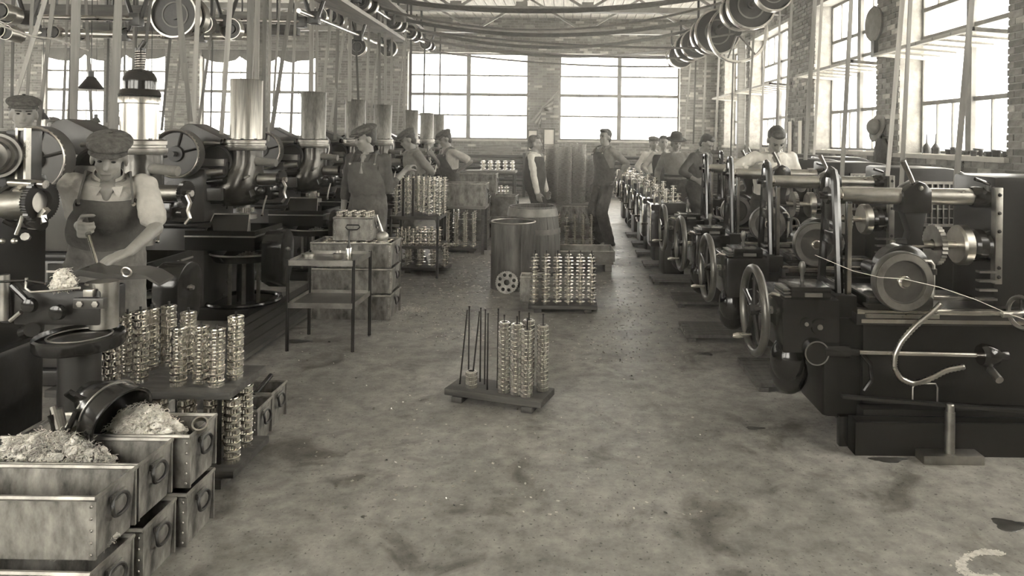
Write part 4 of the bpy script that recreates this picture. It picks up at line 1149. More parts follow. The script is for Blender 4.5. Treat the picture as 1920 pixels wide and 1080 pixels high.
person('bare-headed young man in white shirt bending over the milling machines', p.x, 6.9, R(-5), lean=R(13), pitch=R(30), yaw=R(5), scale=1.05, shirt='shirt_white', legs='cloth_dark', sleeve=.9, hair='hair', vox=.011,
       rh=W(1410,318,6.65), lh=W(1480,332,6.6), rcurl=65, rpole=(-1,.3,-.5))
# ================================================================ gears as single pieces
def gear_me(ro, ri, h, teeth, mt, collar=.0, name='gear'):
    mb = MB(); gear_ring(mb, ro, ri, 0, h*(1-collar), teeth, .09)
    if collar: ring_shell(mb, [(ri, h*(1-collar)), (ro*.8, h*(1-collar)), (ro*.8, h), (ri, h)], 20)
    return mb.mesh(name, mt, sharp=30)
G_RING = gear_me(.036, .02, .0245, 28, 'steel', .22)
def cluster_me(r, h, mt='steel_bright'):
    """toothed band under a smooth collar, groove between"""
    mb = MB(); gear_ring(mb, r*.97, r*.5, 0, h*.5, 18, .14)
    ring_shell(mb, [(r*.5,h*.5),(r*.78,h*.5),(r*.78,h*.58),(r*1.02,h*.6),(r*1.04,h*.68),(r*1.04,h*.86),(r*.98,h*.92),(r*.72,h*.93),(r*.72,h),(r*.5,h)], 20)
    return mb.mesh('cluster_gear', mt, sharp=30)
G_CLUS = cluster_me(.036, .033)
def spool_me(r, h):
    mb = MB(); q = r*.2
    ring_shell(mb, [(q,0),(r*.5,0),(r*.5,h*.3),(r*.55,h*.34),(r,h*.36),(r,h*.48),(r*.5,h*.5),(r*.36,h*.52),(r*.36,h*.8),(r*.62,h*.82),(r*.62,h*.93),(r*.4,h*.95),(r*.4,h),(q,h)], 14)
    return mb.mesh('spool_gear', 'steel_bright', sharp=30)
G_SPOOL = spool_me(.042, .062)

def put(me, name, p, label, cat, group, rz=0.0):
    o = bpy.data.objects.new(name, me); C.objects.link(o); o.location = p; o.rotation_euler = (0, 0, rz)
    return tag(o, label, cat, group)
def stack(me, name, x, y, z, n, h, label, cat, group, lean=(0,0)):
    for k in range(n):
        put(me, name, (x + lean[0]*k*h + random.uniform(-.0015,.0015), y + lean[1]*k*h, z + k*h), ('topmost ' if k == n-1 else 'lowest ' if k == 0 else 'in-between ') + label, cat, group, random.uniform(0, 6))

def skid(name, p, rz, L, Wd, label, rods, zr=.5, feet=.035, board=.04, cat='skid', rr=.0055, mt='wood_dark'):
    """board on cross feet with upright rods; returns (root, local->world)"""
    t = thing(name, (p.x, p.y, p.z), label, cat, None, rz)
    MB().box(-L/2, L/2, -Wd/2, Wd/2, feet, feet+board).build('board', mt, t, .006)
    for s in (-1, 1): MB().box(s*L*.36-.035, s*L*.36+.035, -Wd/2-.01, Wd/2+.01, 0, feet).build('foot', mt, t, .006)
    M = Matrix.Translation(p) @ Matrix.Rotation(rz, 4, 'Z')
    for (x, y, *ln) in rods:
        lx, ly = ln if ln else (0, 0)
        MB().cyl((x, y, feet+board-.01), (x+lx*zr, y+ly*zr, feet+board+zr), rr, rr*.8, 8).lathe([(0,0),(rr*1.1,0),(rr*1.1,.006),(0,.008)], 8, (x+lx*zr, y+ly*zr, feet+board+zr-.004)).build('rod', 'iron_dark', t)
    return t, M, feet+board

# mid-aisle skid -------------------------------------------------------------------------
a, b, c = G(838,752), G(1008,777), G(1045,750)
ux = (b-a); rz = math.atan2(ux.y, ux.x); L = ux.length + .04; Wd = .24
uy = Vector((-math.sin(rz), math.cos(rz), 0)); ctr = (a+b)/2 + uy*Wd/2
rods = [(-.26,-.02,.10,.0),(-.245,.07),(-.17,-.04,.09,.03),(-.16,.06),(-.115,.03),(-.06,-.05),(-.05,.08),(-.015,.0),(.045,-.045),(.095,.07),(.13,-.05),(.165,.055),(.2,-.06),(.255,.06)]
t, M, zb = skid('wooden_skid', Vector((ctr.x, ctr.y, 0)), rz, L, Wd, 'dark wooden skid with upright rods alone in mid aisle', rods, .46)
lb, gp = 'small toothed steel gear ring stacked on the rod skid in mid aisle', 'gear rings on the mid aisle skid'
for (x, y), n in (((.045,-.045),17), ((.13,-.05),17), ((.165,.055),17), ((.2,-.06),16), ((.255,.06),16)):
    p = M @ Vector((x, y, zb)); stack(G_RING, 'gear_ring', p.x, p.y, p.z, n, .0247, lb, 'gear', gp)
p = M @ Vector((-.17,-.04, zb)); stack(G_RING, 'gear_ring', p.x, p.y, p.z, 4, .0247, 'small toothed gear ring in the short pile beside bare rods in mid aisle', 'gear', 'gear rings in the short pile')

# near rack: two tier, left foreground -------------------------------------------------
d0 = 3.32
tr = thing('gear_rack', (-1.92, d0, 0), 'two tier wooden rack of stacked shiny cluster gears by the near machine', 'rack')
MB().box(-.42,.42,-.19,.19,.40,.435).build('top_board', 'wood_dark', tr, .006)
MB().box(-.42,.44,-.19,.19,.045,.08).build('bottom_board', 'wood_dark', tr, .006)
for x in (-.36,.36): MB().box(x-.03,x+.03,-.2,.2,0,.045).build('foot', 'wood_dark', tr, .006)
for x in (-.37,.0,.34):
    for y in (-.12,.14): MB().cyl((x,y,.08),(x,y,.40),.01,n=8).build('strut', 'iron_dark', tr)
lbl, gpl = 'shiny cluster gear stacked on the top board of the near two tier rack', 'cluster gears on the rack top'
spots = [(208,724,8),(238,704,9),(262,716,10),(290,690,9),(312,684,9),(334,722,8),(352,700,9),(376,718,8),(405,724,8),(441,710,9)]
gs = []
for px, py, n in spots:
    g = G(px, py, .436); gs.append(Vector((min(max(g.x,-2.3),-1.54), min(max(g.y,3.17),3.48), .436)))
for it in range(60):      # keep neighbouring stacks clear of each other
    for i in range(len(gs)):
        for j in range(i):
            dv = gs[i]-gs[j]
            if dv.length < .08:
                dv = dv.normalized()*(.082-dv.length)/2; gs[i] += dv; gs[j] -= dv
for g, (px, py, n) in zip(gs, spots):
    g.x = min(max(g.x,-2.32),-1.53); g.y = min(max(g.y,3.155),3.49)
    MB().cyl((g.x+1.92, g.y-d0, .43), (g.x+1.92, g.y-d0, .43+n*.034+.02), .0055, n=8).build('rod', 'iron_dark', tr)
    stack(G_CLUS, 'cluster_gear', g.x, g.y, .4365, n, .0335, lbl, 'gear', gpl)
lbl, gpl = 'shiny cluster gear stacked on the bottom board of the near two tier rack', 'cluster gears on the rack bottom'
for i, (x, y) in enumerate(((.39,-.1),(.37,.07),(.29,-.09),(.25,.08),(.17,-.1),(.1,.06),(.05,-.1),(-.05,.08))):
    MB().cyl((x, y, .08), (x, y, .39), .0055, n=8).build('rod', 'iron_dark', tr)
    stack(G_CLUS, 'cluster_gear', -1.92+x, d0+y, .081, 9, .0335, lbl, 'gear', gpl)

# ================================================================ metal tote boxes
def make_tote(L, Wd, H, mt='tote_metal', name='tote_box', k_=.012):
    """long axis along x, handles on both ends"""
    t = bpy.data.objects.new(name, None); C.objects.link(t); th = .006
    vs = []
    for z, e in ((0,-k_),(H,0),(H,-th),(th,-k_-th)):
        for sx_, sy_ in ((-1,-1),(1,-1),(1,1),(-1,1)): vs.append((sx_*(L/2+e), sy_*(Wd/2+e), z))
    fs = [(0,3,2,1), (12,13,14,15)] + [(4*q+i, 4*q+(i+1) % 4, 4*q+4+(i+1) % 4, 4*q+4+i) for q in range(3) for i in range(4)]
    MB().add(vs, fs).build('shell', mt, t)
    MB().tube([(-L/2,-Wd/2,H),(L/2,-Wd/2,H),(L/2,Wd/2,H),(-L/2,Wd/2,H)], .009, 6, True).build('rim', 'tin', t)
    for s in (-1, 1):
        hx = s*(L/2+.004); w2 = min(.05, Wd*.2); z = H*.66
        hp_ = []
        for q in range(18):
            a_ = 2*PI*q/18; c_, s_ = math.cos(a_), math.sin(a_)
            hp_.append((hx + s*(.013 - .011*max(0, s_)), w2*math.copysign(abs(c_)**.75, c_), z - .001 + .031*math.copysign(abs(s_)**.75, s_)))
        h = MB().tube(hp_, .0065, 8, True).build('handle', 'iron_dark', t)
        MB().box(min(hx-.002,hx+s*.006), max(hx-.002,hx+s*.006), -w2*.9, w2*.9, z+.018, z+.04).build('handle_plate', mt, h)
        for y in (-1, 1):
            MB().box(s*(L/2)-.02 if s > 0 else -L/2-.003, L/2+.003 if s > 0 else -L/2+.02, y*(Wd/2-.004)-.004, y*(Wd/2-.004)+.004, .006, H).build('corner_strap', mt, t)
            rv = MB()
            for k in range(5): rv.lathe([(0,0),(.006,0),(.004,.003),(0,.004)], 6, (s*(L/2-.012), y*(Wd/2+.003), H*(.12+.19*k)), (0,y,0))
            rv.build('rivets', 'steel_dull', t)
    return t
TOTE_A = make_tote(.66, .212, .205)
first_used = {}
def tote(proto, p, rz, label, group=None):
    if proto.name not in first_used:
        first_used[proto.name] = 1; o = proto; o.location = p; o.rotation_euler = (0,0,rz)
    else: o = copy_tree(proto, loc=p, rz=rz)
    tag(o, label, 'box', group); o['label'] = label
    return o
X_end = -1.5; Lh = .33
tz = .216
tote(TOTE_A, (X_end-Lh, 2.34, tz), R(0), 'front upper metal tote box holding a little cotton waste, nothing piled in it', 'metal tote boxes piled in the corner')
tote(TOTE_A, (X_end-Lh, 2.565, tz), R(0), 'metal tote box heaped with grey cotton waste, under the dark funnel', 'metal tote boxes piled in the corner')
tote(TOTE_A, (X_end-Lh+.05, 2.80, tz), R(1), 'upper metal tote box with white cotton waste spilling at its handle end', 'metal tote boxes piled in the corner')
tote(TOTE_A, (X_end-Lh+.02, 2.30, 0), R(-1), 'floor metal tote box under the one with a little cotton waste', 'metal tote boxes piled in the corner')
tote(TOTE_A, (X_end-Lh+.03, 2.535, 0), R(1), 'floor metal tote box under the one heaped with grey cotton waste', 'metal tote boxes piled in the corner')
tote(TOTE_A, (X_end-Lh+.055, 2.78, 0), R(0), 'floor metal tote box under the one with white cotton waste', 'metal tote boxes piled in the corner')
p1, p2 = G(440,862), G(525,800)
TOTE_B = make_tote(.5, .2, .19)
tote(TOTE_B, (-1.56-.25, 3.63, .0), R(2), 'metal tote box beside the rack with a steel bar resting on it', 'open metal tote boxes beyond the rack')
tote(TOTE_B, (-1.58-.25, 3.87, .0), R(0), 'metal tote box farther from the rack beside the one with the bar', 'open metal tote boxes beyond the rack')
a, b = W(448,775,3.62), W(508,704,3.95)
tag(MB().cyl((0,0,0), b-a, .014, .014, 12).build('steel_bar', 'iron_gloss', None, loc=a), 'dark round steel bar lying across the tote boxes beyond rack', 'bar')

def waste(name, c, r, n, mt, label):
    mb = MB(); f = min(1, max(r)/.1)
    for i in range(int(150*f)+8):          # matted lumps
        a = random.uniform(0, 2*PI); q = math.sqrt(random.random())*.92
        M3 = Matrix.Rotation(random.uniform(0,3), 3, 'Z') @ Matrix.Rotation(random.uniform(-1,1), 3, 'X')
        o = len(mb.v)
        mb.ell((c[0]+r[0]*q*math.cos(a), c[1]+r[1]*q*math.sin(a), c[2]+r[2]*(1-q*q)*random.uniform(.25,.85)), (random.uniform(.014,.032)*f, random.uniform(.009,.018)*f, random.uniform(.007,.016)*f), 11, 8, M3)
        for k in range(o, len(mb.v)):
            v = mb.v[k]; mb.v[k] = (v[0]+random.uniform(-.0055,.0055)*f, v[1]+random.uniform(-.0055,.0055)*f, v[2]+random.uniform(-.0055,.0055)*f)
    for i in range(int(n*9)):             # loose threads
        a = random.uniform(0, 2*PI); q = math.sqrt(random.random())
        p = Vector((c[0]+r[0]*q*math.cos(a), c[1]+r[1]*q*math.sin(a), c[2]+r[2]*(1-q*q)*random.uniform(.4,1)))
        pts = []; d = Vector((random.uniform(-1,1), random.uniform(-1,1), random.uniform(-.6,.3))).normalized(); st = random.uniform(.004,.008)
        for k in range(6):
            pts.append(p.copy()); d = (d + Vector((random.uniform(-1,1), random.uniform(-1,1), random.uniform(-.8,.5)))).normalized(); p += d*st
        mb.tube(pts, random.uniform(.0007,.0016), 3)
    return tag(mb.build(name, mt, sharp=180), label, 'cotton waste')
waste('cotton_waste', (X_end-.4, 2.565, .37), (.24,.09,.13), 460, 'cotton_grey', 'grey tangled cotton waste heaped in the tote under the funnel')
waste('cotton_waste', (X_end-.19, 2.79, .37), (.17,.095,.15), 420, 'cotton', 'white fluffy cotton waste spilling from the upper tote box')
waste('cotton_waste', (X_end-.12, 2.34, .225), (.1,.07,.06), 160, 'cotton_grey', 'small wad of cotton waste in bottom of the front tote')
g = W(118,522,2.95); waste('cotton_waste', (g.x, g.y, g.z-.035), (.035,.03,.08), 120, 'cotton', 'white wad of cotton waste hanging on the near machine')
g = W(22,826,2.62); waste('cotton_waste', (g.x, g.y, g.z-.02), (.02,.02,.03), 50, 'cotton', 'small white tuft of cotton waste beside the upturned tin tray')

# dark funnel, lying on the heap
c = W(203,765,2.72); t = thing('funnel', c, 'large black enamelled funnel lying tipped on the cotton waste', 'funnel')
ring_shell(MB(), [(.03,-.14),(.05,-.13),(.075,-.08),(.11,-.02),(.122,.08),(.116,.08),(.104,-.015),(.068,-.076),(.045,-.12)], 32, (0,0,0), (.8,-.28,-.3)).build('bowl', 'iron_gloss', t)
MB().torus(Vector((.8,-.28,-.3)).normalized()*.08, (.8,-.28,-.3), .119, .007, 32, 6).build('rolled_edge', 'iron_gloss', t)
MB().torus(Vector((.8,-.28,-.3)).normalized()*.0, (.8,-.28,-.3), .114, .004, 32, 6).build('seam', 'steel_dull', t)
MB().tube([Vector((-.06,-.06,.06)), Vector((-.1,-.07,.09)), Vector((-.13,-.05,.07)), Vector((-.11,-.02,.03))], .008, 8).build('handle', 'iron_gloss', t)
# half round tin chutes lying in the boxes
for (x0,y0,x1,y1,d0_,d1_,l) in ((30,858,118,790,2.5,2.8,'curved tin chute lying in the tote beside cotton waste'), (45,830,150,770,2.62,2.95,'second curved tin chute behind the first, near the wooden lid')):
    p, q = W(x0,y0,d0_), W(x1,y1,d1_); ax = (q-p); fr = frame_to(ax); n = 10; vs = []
    for e in (0, 1):
        for rr in (.045, .041):
            for i in range(n+1):
                a = PI*i/n + PI; vs.append(fr @ Vector((rr*math.cos(a), rr*math.sin(a), ax.length*e)))
    k = n+1; fs = []
    for i in range(n):
        fs += [(i,i+1,2*k+i+1,2*k+i), (k+i,3*k+i,3*k+i+1,k+i+1), (i,k+i,k+i+1,i+1), (2*k+i,2*k+i+1,3*k+i+1,3*k+i)]
    fs += [(0,2*k,3*k,k), (n,k+n,3*k+n,2*k+n)]
    tag(MB().add(vs, fs).build('tin_chute', 'tin', None, loc=p), l, 'chute')
for i in range(7):
    g = W(random.uniform(95,150), random.uniform(800,826), 2.62)
    tag(MB().cyl((0,0,0), (random.uniform(-.05,.05), random.uniform(-.04,.04), random.uniform(.03,.1)), random.uniform(.006,.012), n=8).build('scrap_piece', random.choice(['iron_gloss','steel_dull']), None, loc=g), 'small dark scrap piece among the waste in the tote', 'scrap', 'scrap in the tote')
g = W(375,800,2.78)
tag(ring_shell(MB(), [(.024,0),(.03,0),(.03,.03),(.024,.03)], 24, (0,0,0), (.3,-.6,.7)).build('steel_ring', 'steel', None, loc=g), 'bright steel ring lying on the white cotton waste', 'ring')

# ================================================================ steel stand with trays
P0 = G(540,657); P1 = G(659,662); P2 = G(701,626)
sx = (P1.x+P2.x)/2; w_ = P1.x-P0.x; dp = .44; cx = (P0.x+P1.x)/2; cy = P0.y+dp/2-.02
st = thing('steel_stand', (cx, cy, 0), 'slim steel stand with two tray shelves on angle iron legs', 'stand')
for x in (-w_/2, w_/2):
    for y in (-dp/2, dp/2):
        MB().box(x-.012,x+.012,y-.003,y+.003,0,.68).box(x-.003,x+.003,y-.012,y+.012,0,.68).build('leg', 'iron_dark', st)
for z in (.33, .645):
    m = MB(); m.box(-w_/2,w_/2,-dp/2,dp/2,z,z+.006)
    m.build('shelf', 'disc_dark', st)
    for x0,x1,y0,y1 in ((-w_/2,w_/2,-dp/2-.004,-dp/2),(-w_/2,w_/2,dp/2,dp/2+.004),(-w_/2-.004,-w_/2,-dp/2,dp/2),(w_/2,w_/2+.004,-dp/2,dp/2)):
        MB().box(x0,x1,y0,y1,z-.01,z+.03).build('rail', 'steel_dull', st)
def on_stand(px, py): return G(px, py, .652)
g = on_stand(634,486); o = tag(MB().lathe([(0,0),(.032,0),(.036,.01),(.036,.03),(.04,.03),(.04,.045),(.025,.05),(.02,.07),(0,.07)], 22).build('steel_hub', 'steel_dull', None, loc=g), 'stepped steel hub standing on the steel stand', 'hub')
g = on_stand(577,480); o = tag(ring_shell(MB(), [(.03,0),(.05,0),(.05,.02),(.03,.02)], 24).build('bearing_ring', 'steel', None, loc=g), 'flat steel ring lying on the steel stand tray', 'ring')
g = on_stand(654,489); t = thing('oil_can', g, 'slim bright squirt oil can with spout on the steel stand', 'oil can')
MB().lathe([(0,0),(.024,0),(.024,.09),(.02,.1),(0,.1)], 20).build('body', 'steel_bright', t); MB().lathe([(.02,.1),(.012,.12),(.008,.13),(.005,.23),(.0,.232)], 12).build('spout', 'iron_dark', t)

# stack of three totes behind the stand, small box on top --------------------------------
TOTE_C = make_tote(.70, .36, .215, 'galvanised', k_=.026)
bx, by = W(672,260,6.2).x, 6.2
for k, l in enumerate(('bottom metal tote of the three stacked behind the steel stand', 'middle metal tote of the three stacked behind the steel stand', 'top metal tote of the three, holding loose gears behind the stand')):
    tote(TOTE_C, (bx + (-.0,.0,-.0)[k], by, k*.226), R((-1,1.5,-.5)[k]), l, 'metal totes stacked behind the stand')
TOTE_D = make_tote(.34, .22, .2, 'galvanised')
tote(TOTE_D, (W(676,260,6.35).x, 6.24, .675), R(4), 'small metal box filled with bright gears, standing across the top tote')
td = [o for o in C.objects if o.get('label') == 'small metal box filled with bright gears, standing across the top tote'][0]
MB().tube([(-.05,-.118,.14),(-.06,-.124,.12),(-.04,-.126,.1),(.04,-.126,.1),(.06,-.124,.12),(.05,-.118,.14)], .006, 8, True).build('front_handle', 'iron_dark', td)
for i in range(4):
    for j in range(3):
        put(G_CLUS, 'cluster_gear', (td.location.x-.12+.08*i, 6.24-.07+.07*j, .862), 'cluster gear standing in the small box on the totes', 'gear', 'gears in the small box')
        put(G_CLUS, 'cluster_gear', (td.location.x-.12+.08*i, 6.24-.07+.07*j, .8955), 'cluster gear standing in the small box on the totes', 'gear', 'gears in the small box')
for i in range(21):
    put(G_CLUS, 'cluster_gear', (bx-.27+.09*(i % 7)+random.uniform(-.006,.006), by-.1+.1*(i//7)+random.uniform(-.01,.01), .638), 'cluster gear lying in the top tote of three', 'gear', 'gears in the top tote', random.uniform(0,6))
c = W(717,447,6.15); t = thing('oil_can', (c.x, c.y, .66), 'round bellied oil can with long thin spout on the top tote', 'oil can')
MB().ell((0,0,.05),(.055,.055,.05),20,12).cyl((0,0,0),(0,0,.02),.04).build('body', 'tin', t); MB().cyl((0,0,.09),(-.05,0,.24),.012,.005).build('spout', 'steel', t)

# ================================================================ rack of spool gears (cart with stacks) at mid left
def rack(px0, px1, y_leg, d, ztop, zmid, label, dep=.5):
    xa, xb = W(px0,300,d).x, W(px1,300,d).x; hw = (xb-xa)/2
    t = thing('gear_stand', ((xa+xb)/2, d+dep/2, 0), label, 'stand')
    for x in (-hw, hw):
        for y in (-dep/2, dep/2): MB().box(x-.012,x+.012,y-.012,y+.012,0,ztop).build('leg', 'iron_dark', t)
    for z, tk in ((zmid,.03),(ztop-.04,.04)): MB().box(-hw-.02,hw+.02,-dep/2,dep/2,z,z+tk).build('shelf', 'wood_dark', t, .005)
    return t, (xa+xb)/2, hw
t1, x1, h1 = rack(734, 822, 517, 7.85, .70, .33, 'steel legged stand carrying tall stacks of bright spool gears')
lb, gp = 'bright flanged spool gear stacked on top of the steel legged stand', 'spool gears on the stand'
for j, yy in enumerate((-.17,-.02,.14)):
    for i in range(5 if j < 2 else 4):
        x = x1 - h1 + .04 + i*.125 + .03*j
        if i == 2 and j == 0: continue
        n = 7
        MB().cyl((x-x1, yy, .70), (x-x1, yy, .70+n*.062+.03), .006, n=8).build('rod', 'iron_dark', t1)
        stack(G_SPOOL, 'spool_gear', x, 8.1+yy, .7005, n, .0625, lb, 'gear', gp)
for x, z in ((-.13,.74),(-.02,.74)): MB().box(x-.012,x+.012,-.245,-.225,.70,1.13).build('upright', 'iron_dark', t1)
lb, gp = 'bright spool gear stacked on the lower shelf of the steel legged stand', 'spool gears on the lower shelf'
for j, yy in enumerate((-.15,.05)):
    for i in range(6):
        stack(G_SPOOL, 'gear_spool', x1-h1+.05+i*.09, 8.1+yy, .3605, 3, .0625, lb, 'gear', gp)
def floor_skid_stacks(px0, px1, y_front, label, lbg, gpg, rows=2, cols=4, n=7, me=None, h=.0625, feet=.03, dep=.3, seed=1, jit=.0):
    g0, g1 = G(px0, y_front), G(px1, y_front)
    L = g1.x-g0.x; c = Vector(((g0.x+g1.x)/2, g0.y+dep/2, 0))
    rods = [(-L/2+.05+i*(L-.1)/max(1,cols-1), -dep/2+.06+j*(dep-.12)/max(1,rows-1)) for j in range(rows) for i in range(cols)]
    t, M, zb = skid('wooden_skid', c, 0, L, dep, label, rods, n*h+.03, feet, .035)
    for k, (x, y) in enumerate(rods):
        p = M @ Vector((x, y, zb+.0005)); stack(me or G_SPOOL, 'spool_gear', p.x, p.y, p.z, n, h, lbg, 'gear', gpg)
    return t
floor_skid_stacks(752, 840, 512, 'low wooden skid of gear stacks standing under the steel legged stand', 'spool gear on the skid under the steel legged stand', 'gears on the skid under the stand', 2, 4, 4, dep=.3)
floor_skid_stacks(828, 893, 474, 'low wooden skid of gear stacks at the aisle edge beyond the stand', 'spool gear on the skid at the aisle edge beyond the stand', 'gears on the aisle edge skid', 2, 4, 8, dep=.3)
# heap of parts on middle shelf
for i in range(10):
    put(G_CLUS, 'cluster_gear', (x1-.28+.062*i*1.25, 7.9, .361), 'loose cluster gear at the front of the stand lower shelf', 'gear', 'loose gears on the lower shelf', random.uniform(0,6))

# far totes and racks --------------------------------------------------------------------
TOTE_E = make_tote(.72, .4, .3, 'galvanised')
def table(px, d, z, w2, dp2, label):
    x = W(px,300,d).x; t = thing('bench', (x, d, 0), label, 'bench')
    MB().box(-w2/2,w2/2,-dp2/2,dp2/2,z-.04,z).build('top', 'wood', t, .006)
    for sx_ in (-1,1):
        for sy_ in (-1,1): MB().box(sx_*(w2/2-.04)-.02, sx_*(w2/2-.04)+.02, sy_*(dp2/2-.04)-.02, sy_*(dp2/2-.04)+.02, 0, z-.04).build('leg', 'wood_dark', t)
    return t
table(868, 9.7, .66, .7, .45, 'low bench carrying the metal box the capped man leans on'); tote(TOTE_E, (W(866,300,9.7).x, 9.7, .66), 0, 'metal box with pale lid on a low bench by the capped man')
table(890, 11.6, .7, .75, .45, 'low bench behind the capped man, by the heating pipes'); tote(TOTE_E, (W(892,300,11.6).x, 11.6, .70), 0, 'long metal box on the bench behind the capped man')
tb = table(922, 13.2, .98, .95, .5, 'tall bench topped with small bright gears near far wall')
for i in range(5):
    for j in range(3):
        for k in range(3): put(G_SPOOL, 'bench_gear', (W(922,300,13.2).x-.16+.14*i, 13.05+.14*j, .9805+k*.0625), 'spool gear on the tall bench near the far wall', 'gear', 'gears on the far bench')
TOTE_F = make_tote(.46, .36, .33, 'tin_dark')
tote(TOTE_F, (W(892,300,10.9).x, 10.9, 0), 0, 'dark square box on the floor beside the aisle, lower of two'); tote(TOTE_F, (W(892,300,10.9).x, 10.92, .338), R(3), 'dark square box standing on another beside the aisle')
tote(TOTE_F, (W(944,300,11.3).x, 11.3, 0), 0, 'square box on the floor behind the wooden barrel, lower of two'); tote(TOTE_F, (W(944,300,11.3).x, 11.3, .338), R(-4), 'square box with pale contents on top behind the wooden barrel')
for i in range(6):
    stack(G_SPOOL, 'column_gear', W(930,300,12.4).x+.1*(i % 3), 12.3+.1*(i//3), .0, 12, .0625, 'spool gear piled in columns on the floor before the tall bench', 'gear', 'gear columns before the far bench')

# ================================================================ barrel, drum, leaning gear
c = Vector((W(1000,300,8.15).x, 8.15, 0)); t = thing('wooden_barrel', c, 'big wooden barrel with hoops standing behind the steel drum', 'barrel')
prof = [(.27,0),(.3,.1),(.325,.25),(.33,.38),(.32,.52),(.3,.66),(.285,.74),(.27,.81)]
n = 20
for k in range(n):
    a0, a1 = 2*PI*k/n + .006, 2*PI*(k+1)/n - .006; vs = []
    for r, z in prof:
        for rr in (r, r-.022):
            for a in (a0, (a0+a1)/2, a1): vs.append((rr*math.cos(a), rr*math.sin(a), z))
    fs = []
    for i in range(len(prof)-1):
        o = i*6
        fs += [(o,o+1,o+7,o+6),(o+1,o+2,o+8,o+7),(o+3,o+9,o+10,o+4),(o+4,o+10,o+11,o+5),(o,o+6,o+9,o+3),(o+2,o+5,o+11,o+8)]
    e = (len(prof)-1)*6; fs += [(e,e+1,e+4,e+3),(e+1,e+2,e+5,e+4),(0,3,4,1),(1,4,5,2)]
    MB().add(vs, fs).build('stave', 'barrel_wood', t)
for z0, z1, r0, r1 in ((.70,.79,.297,.277),(.5,.56,.326,.319),(.06,.12,.292,.31)):
    MB().lathe([(r0,z0),(r0+.005,z0),(r1+.005,z1),(r1,z1)], 40).build('hoop', 'barrel_hoop', t)
MB().cyl((0,0,.03),(0,0,.05),.268,n=32).build('barrel_bottom', 'barrel_wood', t)
c = Vector((W(964,300,7.45).x, 7.45, 0)); t = thing('steel_drum', c, 'open steel drum with rolled rim beside the wooden barrel', 'drum')
MB().lathe([(0,.004),(.232,.004),(.232,.0),(.238,.0),(.236,.70),(.23,.70),(.23,.02),(0,.02)], 48).build('shell', 'drum_steel', t)
MB().torus((0,0,.705), (0,0,1), .234, .009, 48, 8).build('rolled_rim', 'steel_dull', t)
MB().box(.10,.112,-.235,-.2,.02,.69).build('seam', 'drum_steel', t)
MB().cyl((0,0,.02),(0,0,.45),.228,n=32).build('dark_contents', 'iron_black', t)
# big gear leaning on drum
t = thing('spur_gear', (W(953,300,7.12).x, 7.10, 0), 'pale spur gear with eight round holes leaning on the steel drum', 'gear')
mb = MB(); n = 128; Ro, hole_r = .118, .019; vs = []; 
bmx = bmesh.new()
th = .022
def ringpts(cx_, cz_, r, m): return [(cx_+r*math.cos(2*PI*i/m), cz_+r*math.sin(2*PI*i/m)) for i in range(m)]
outer = [((Ro if i % 4 < 2 else Ro*.94)*math.cos(2*PI*i/n), (Ro if i % 4 < 2 else Ro*.94)*math.sin(2*PI*i/n)) for i in range(n)]
loops = [outer, ringpts(0,0,.03,20)] + [ringpts(.078*math.cos(2*PI*k/8+.3), .078*math.sin(2*PI*k/8+.3), hole_r, 16) for k in range(8)]
edges = []
for lp in loops:
    vv = [bmx.verts.new((x, 0, z)) for x, z in lp]
    for i in range(len(vv)): edges.append(bmx.edges.new((vv[i], vv[(i+1) % len(vv)])))
bmesh.ops.triangle_fill(bmx, use_beauty=True, edges=edges)
ret = bmesh.ops.extrude_face_region(bmx, geom=bmx.faces[:])
bmesh.ops.translate(bmx, vec=(0, th, 0), verts=[v for v in ret['geom'] if isinstance(v, bmesh.types.BMVert)])
bmesh.ops.recalc_face_normals(bmx, faces=bmx.faces)
me = bpy.data.meshes.new('gear_plate'); bmx.to_mesh(me); bmx.free(); me.materials.append(MATS['galvanised'])
me.shade_smooth(); me.set_sharp_from_angle(angle=R(30))
link('gear_plate', me, t, M=Matrix.Translation((0, 0, .119)) @ Matrix.Rotation(R(-9), 4, 'X'))

# skid with spool stacks in front of barrel, and small tin box behind it
floor_skid_stacks(990, 1120, 586, 'wooden skid of tall spool gear columns in front of the barrel', 'bright spool gear standing in columns in front of barrel', 'gears on the skid before the barrel', 2, 6, 7, dep=.3, jit=1)
TOTE_G = make_tote(.24, .2, .24, 'galvanised')
tote(TOTE_G, (W(1004,300,6.62).x-.02, 6.78+.1, 0), 0, 'small square tin box behind the skid of spool gears')
# boxes with rings beyond barrel
TOTE_H = make_tote(.78, .5, .13, 'tin_dark')
tote(TOTE_H, (W(1092,300,8.5).x, 8.6, .115), R(2), 'shallow metal tray of loose gears beyond the tall skid'); tote(TOTE_H, (W(1100,300,8.5).x+.03, 8.55, -.0), R(-2), 'shallow metal tray under the tray of loose gears') if False else None
tb = thing('wooden_pallet', (W(1096,300,8.5).x, 8.6, 0), 'low wooden pallet under the tray of loose gears', 'pallet')
for k in range(5): MB().box(-.36,.36,-.24+k*.1,-.16+k*.1,.085,.113).build('slat', 'wood', tb)
for x in (-.3,.3): MB().box(x-.04,x+.04,-.24,.24,0,.085).build('runner', 'wood', tb)
for i in range(28):
    put(random.choice([G_CLUS, G_SPOOL]), 'loose_gear', (W(1092,300,8.5).x-.3+.1*(i % 7)+random.uniform(-.005,.005), 8.45+.1*(i//7)+random.uniform(-.005,.005), .123), 'loose gear in the shallow metal tray', 'gear', 'loose gears in the tray', random.uniform(0,6))
floor_skid_stacks(1040, 1116, 452+18, 'wooden skid of spool gear columns behind the tray of loose gears', 'spool gear standing in columns behind the tray of loose gears', 'gears on the skid behind tray', 2, 5, 7, dep=.3)
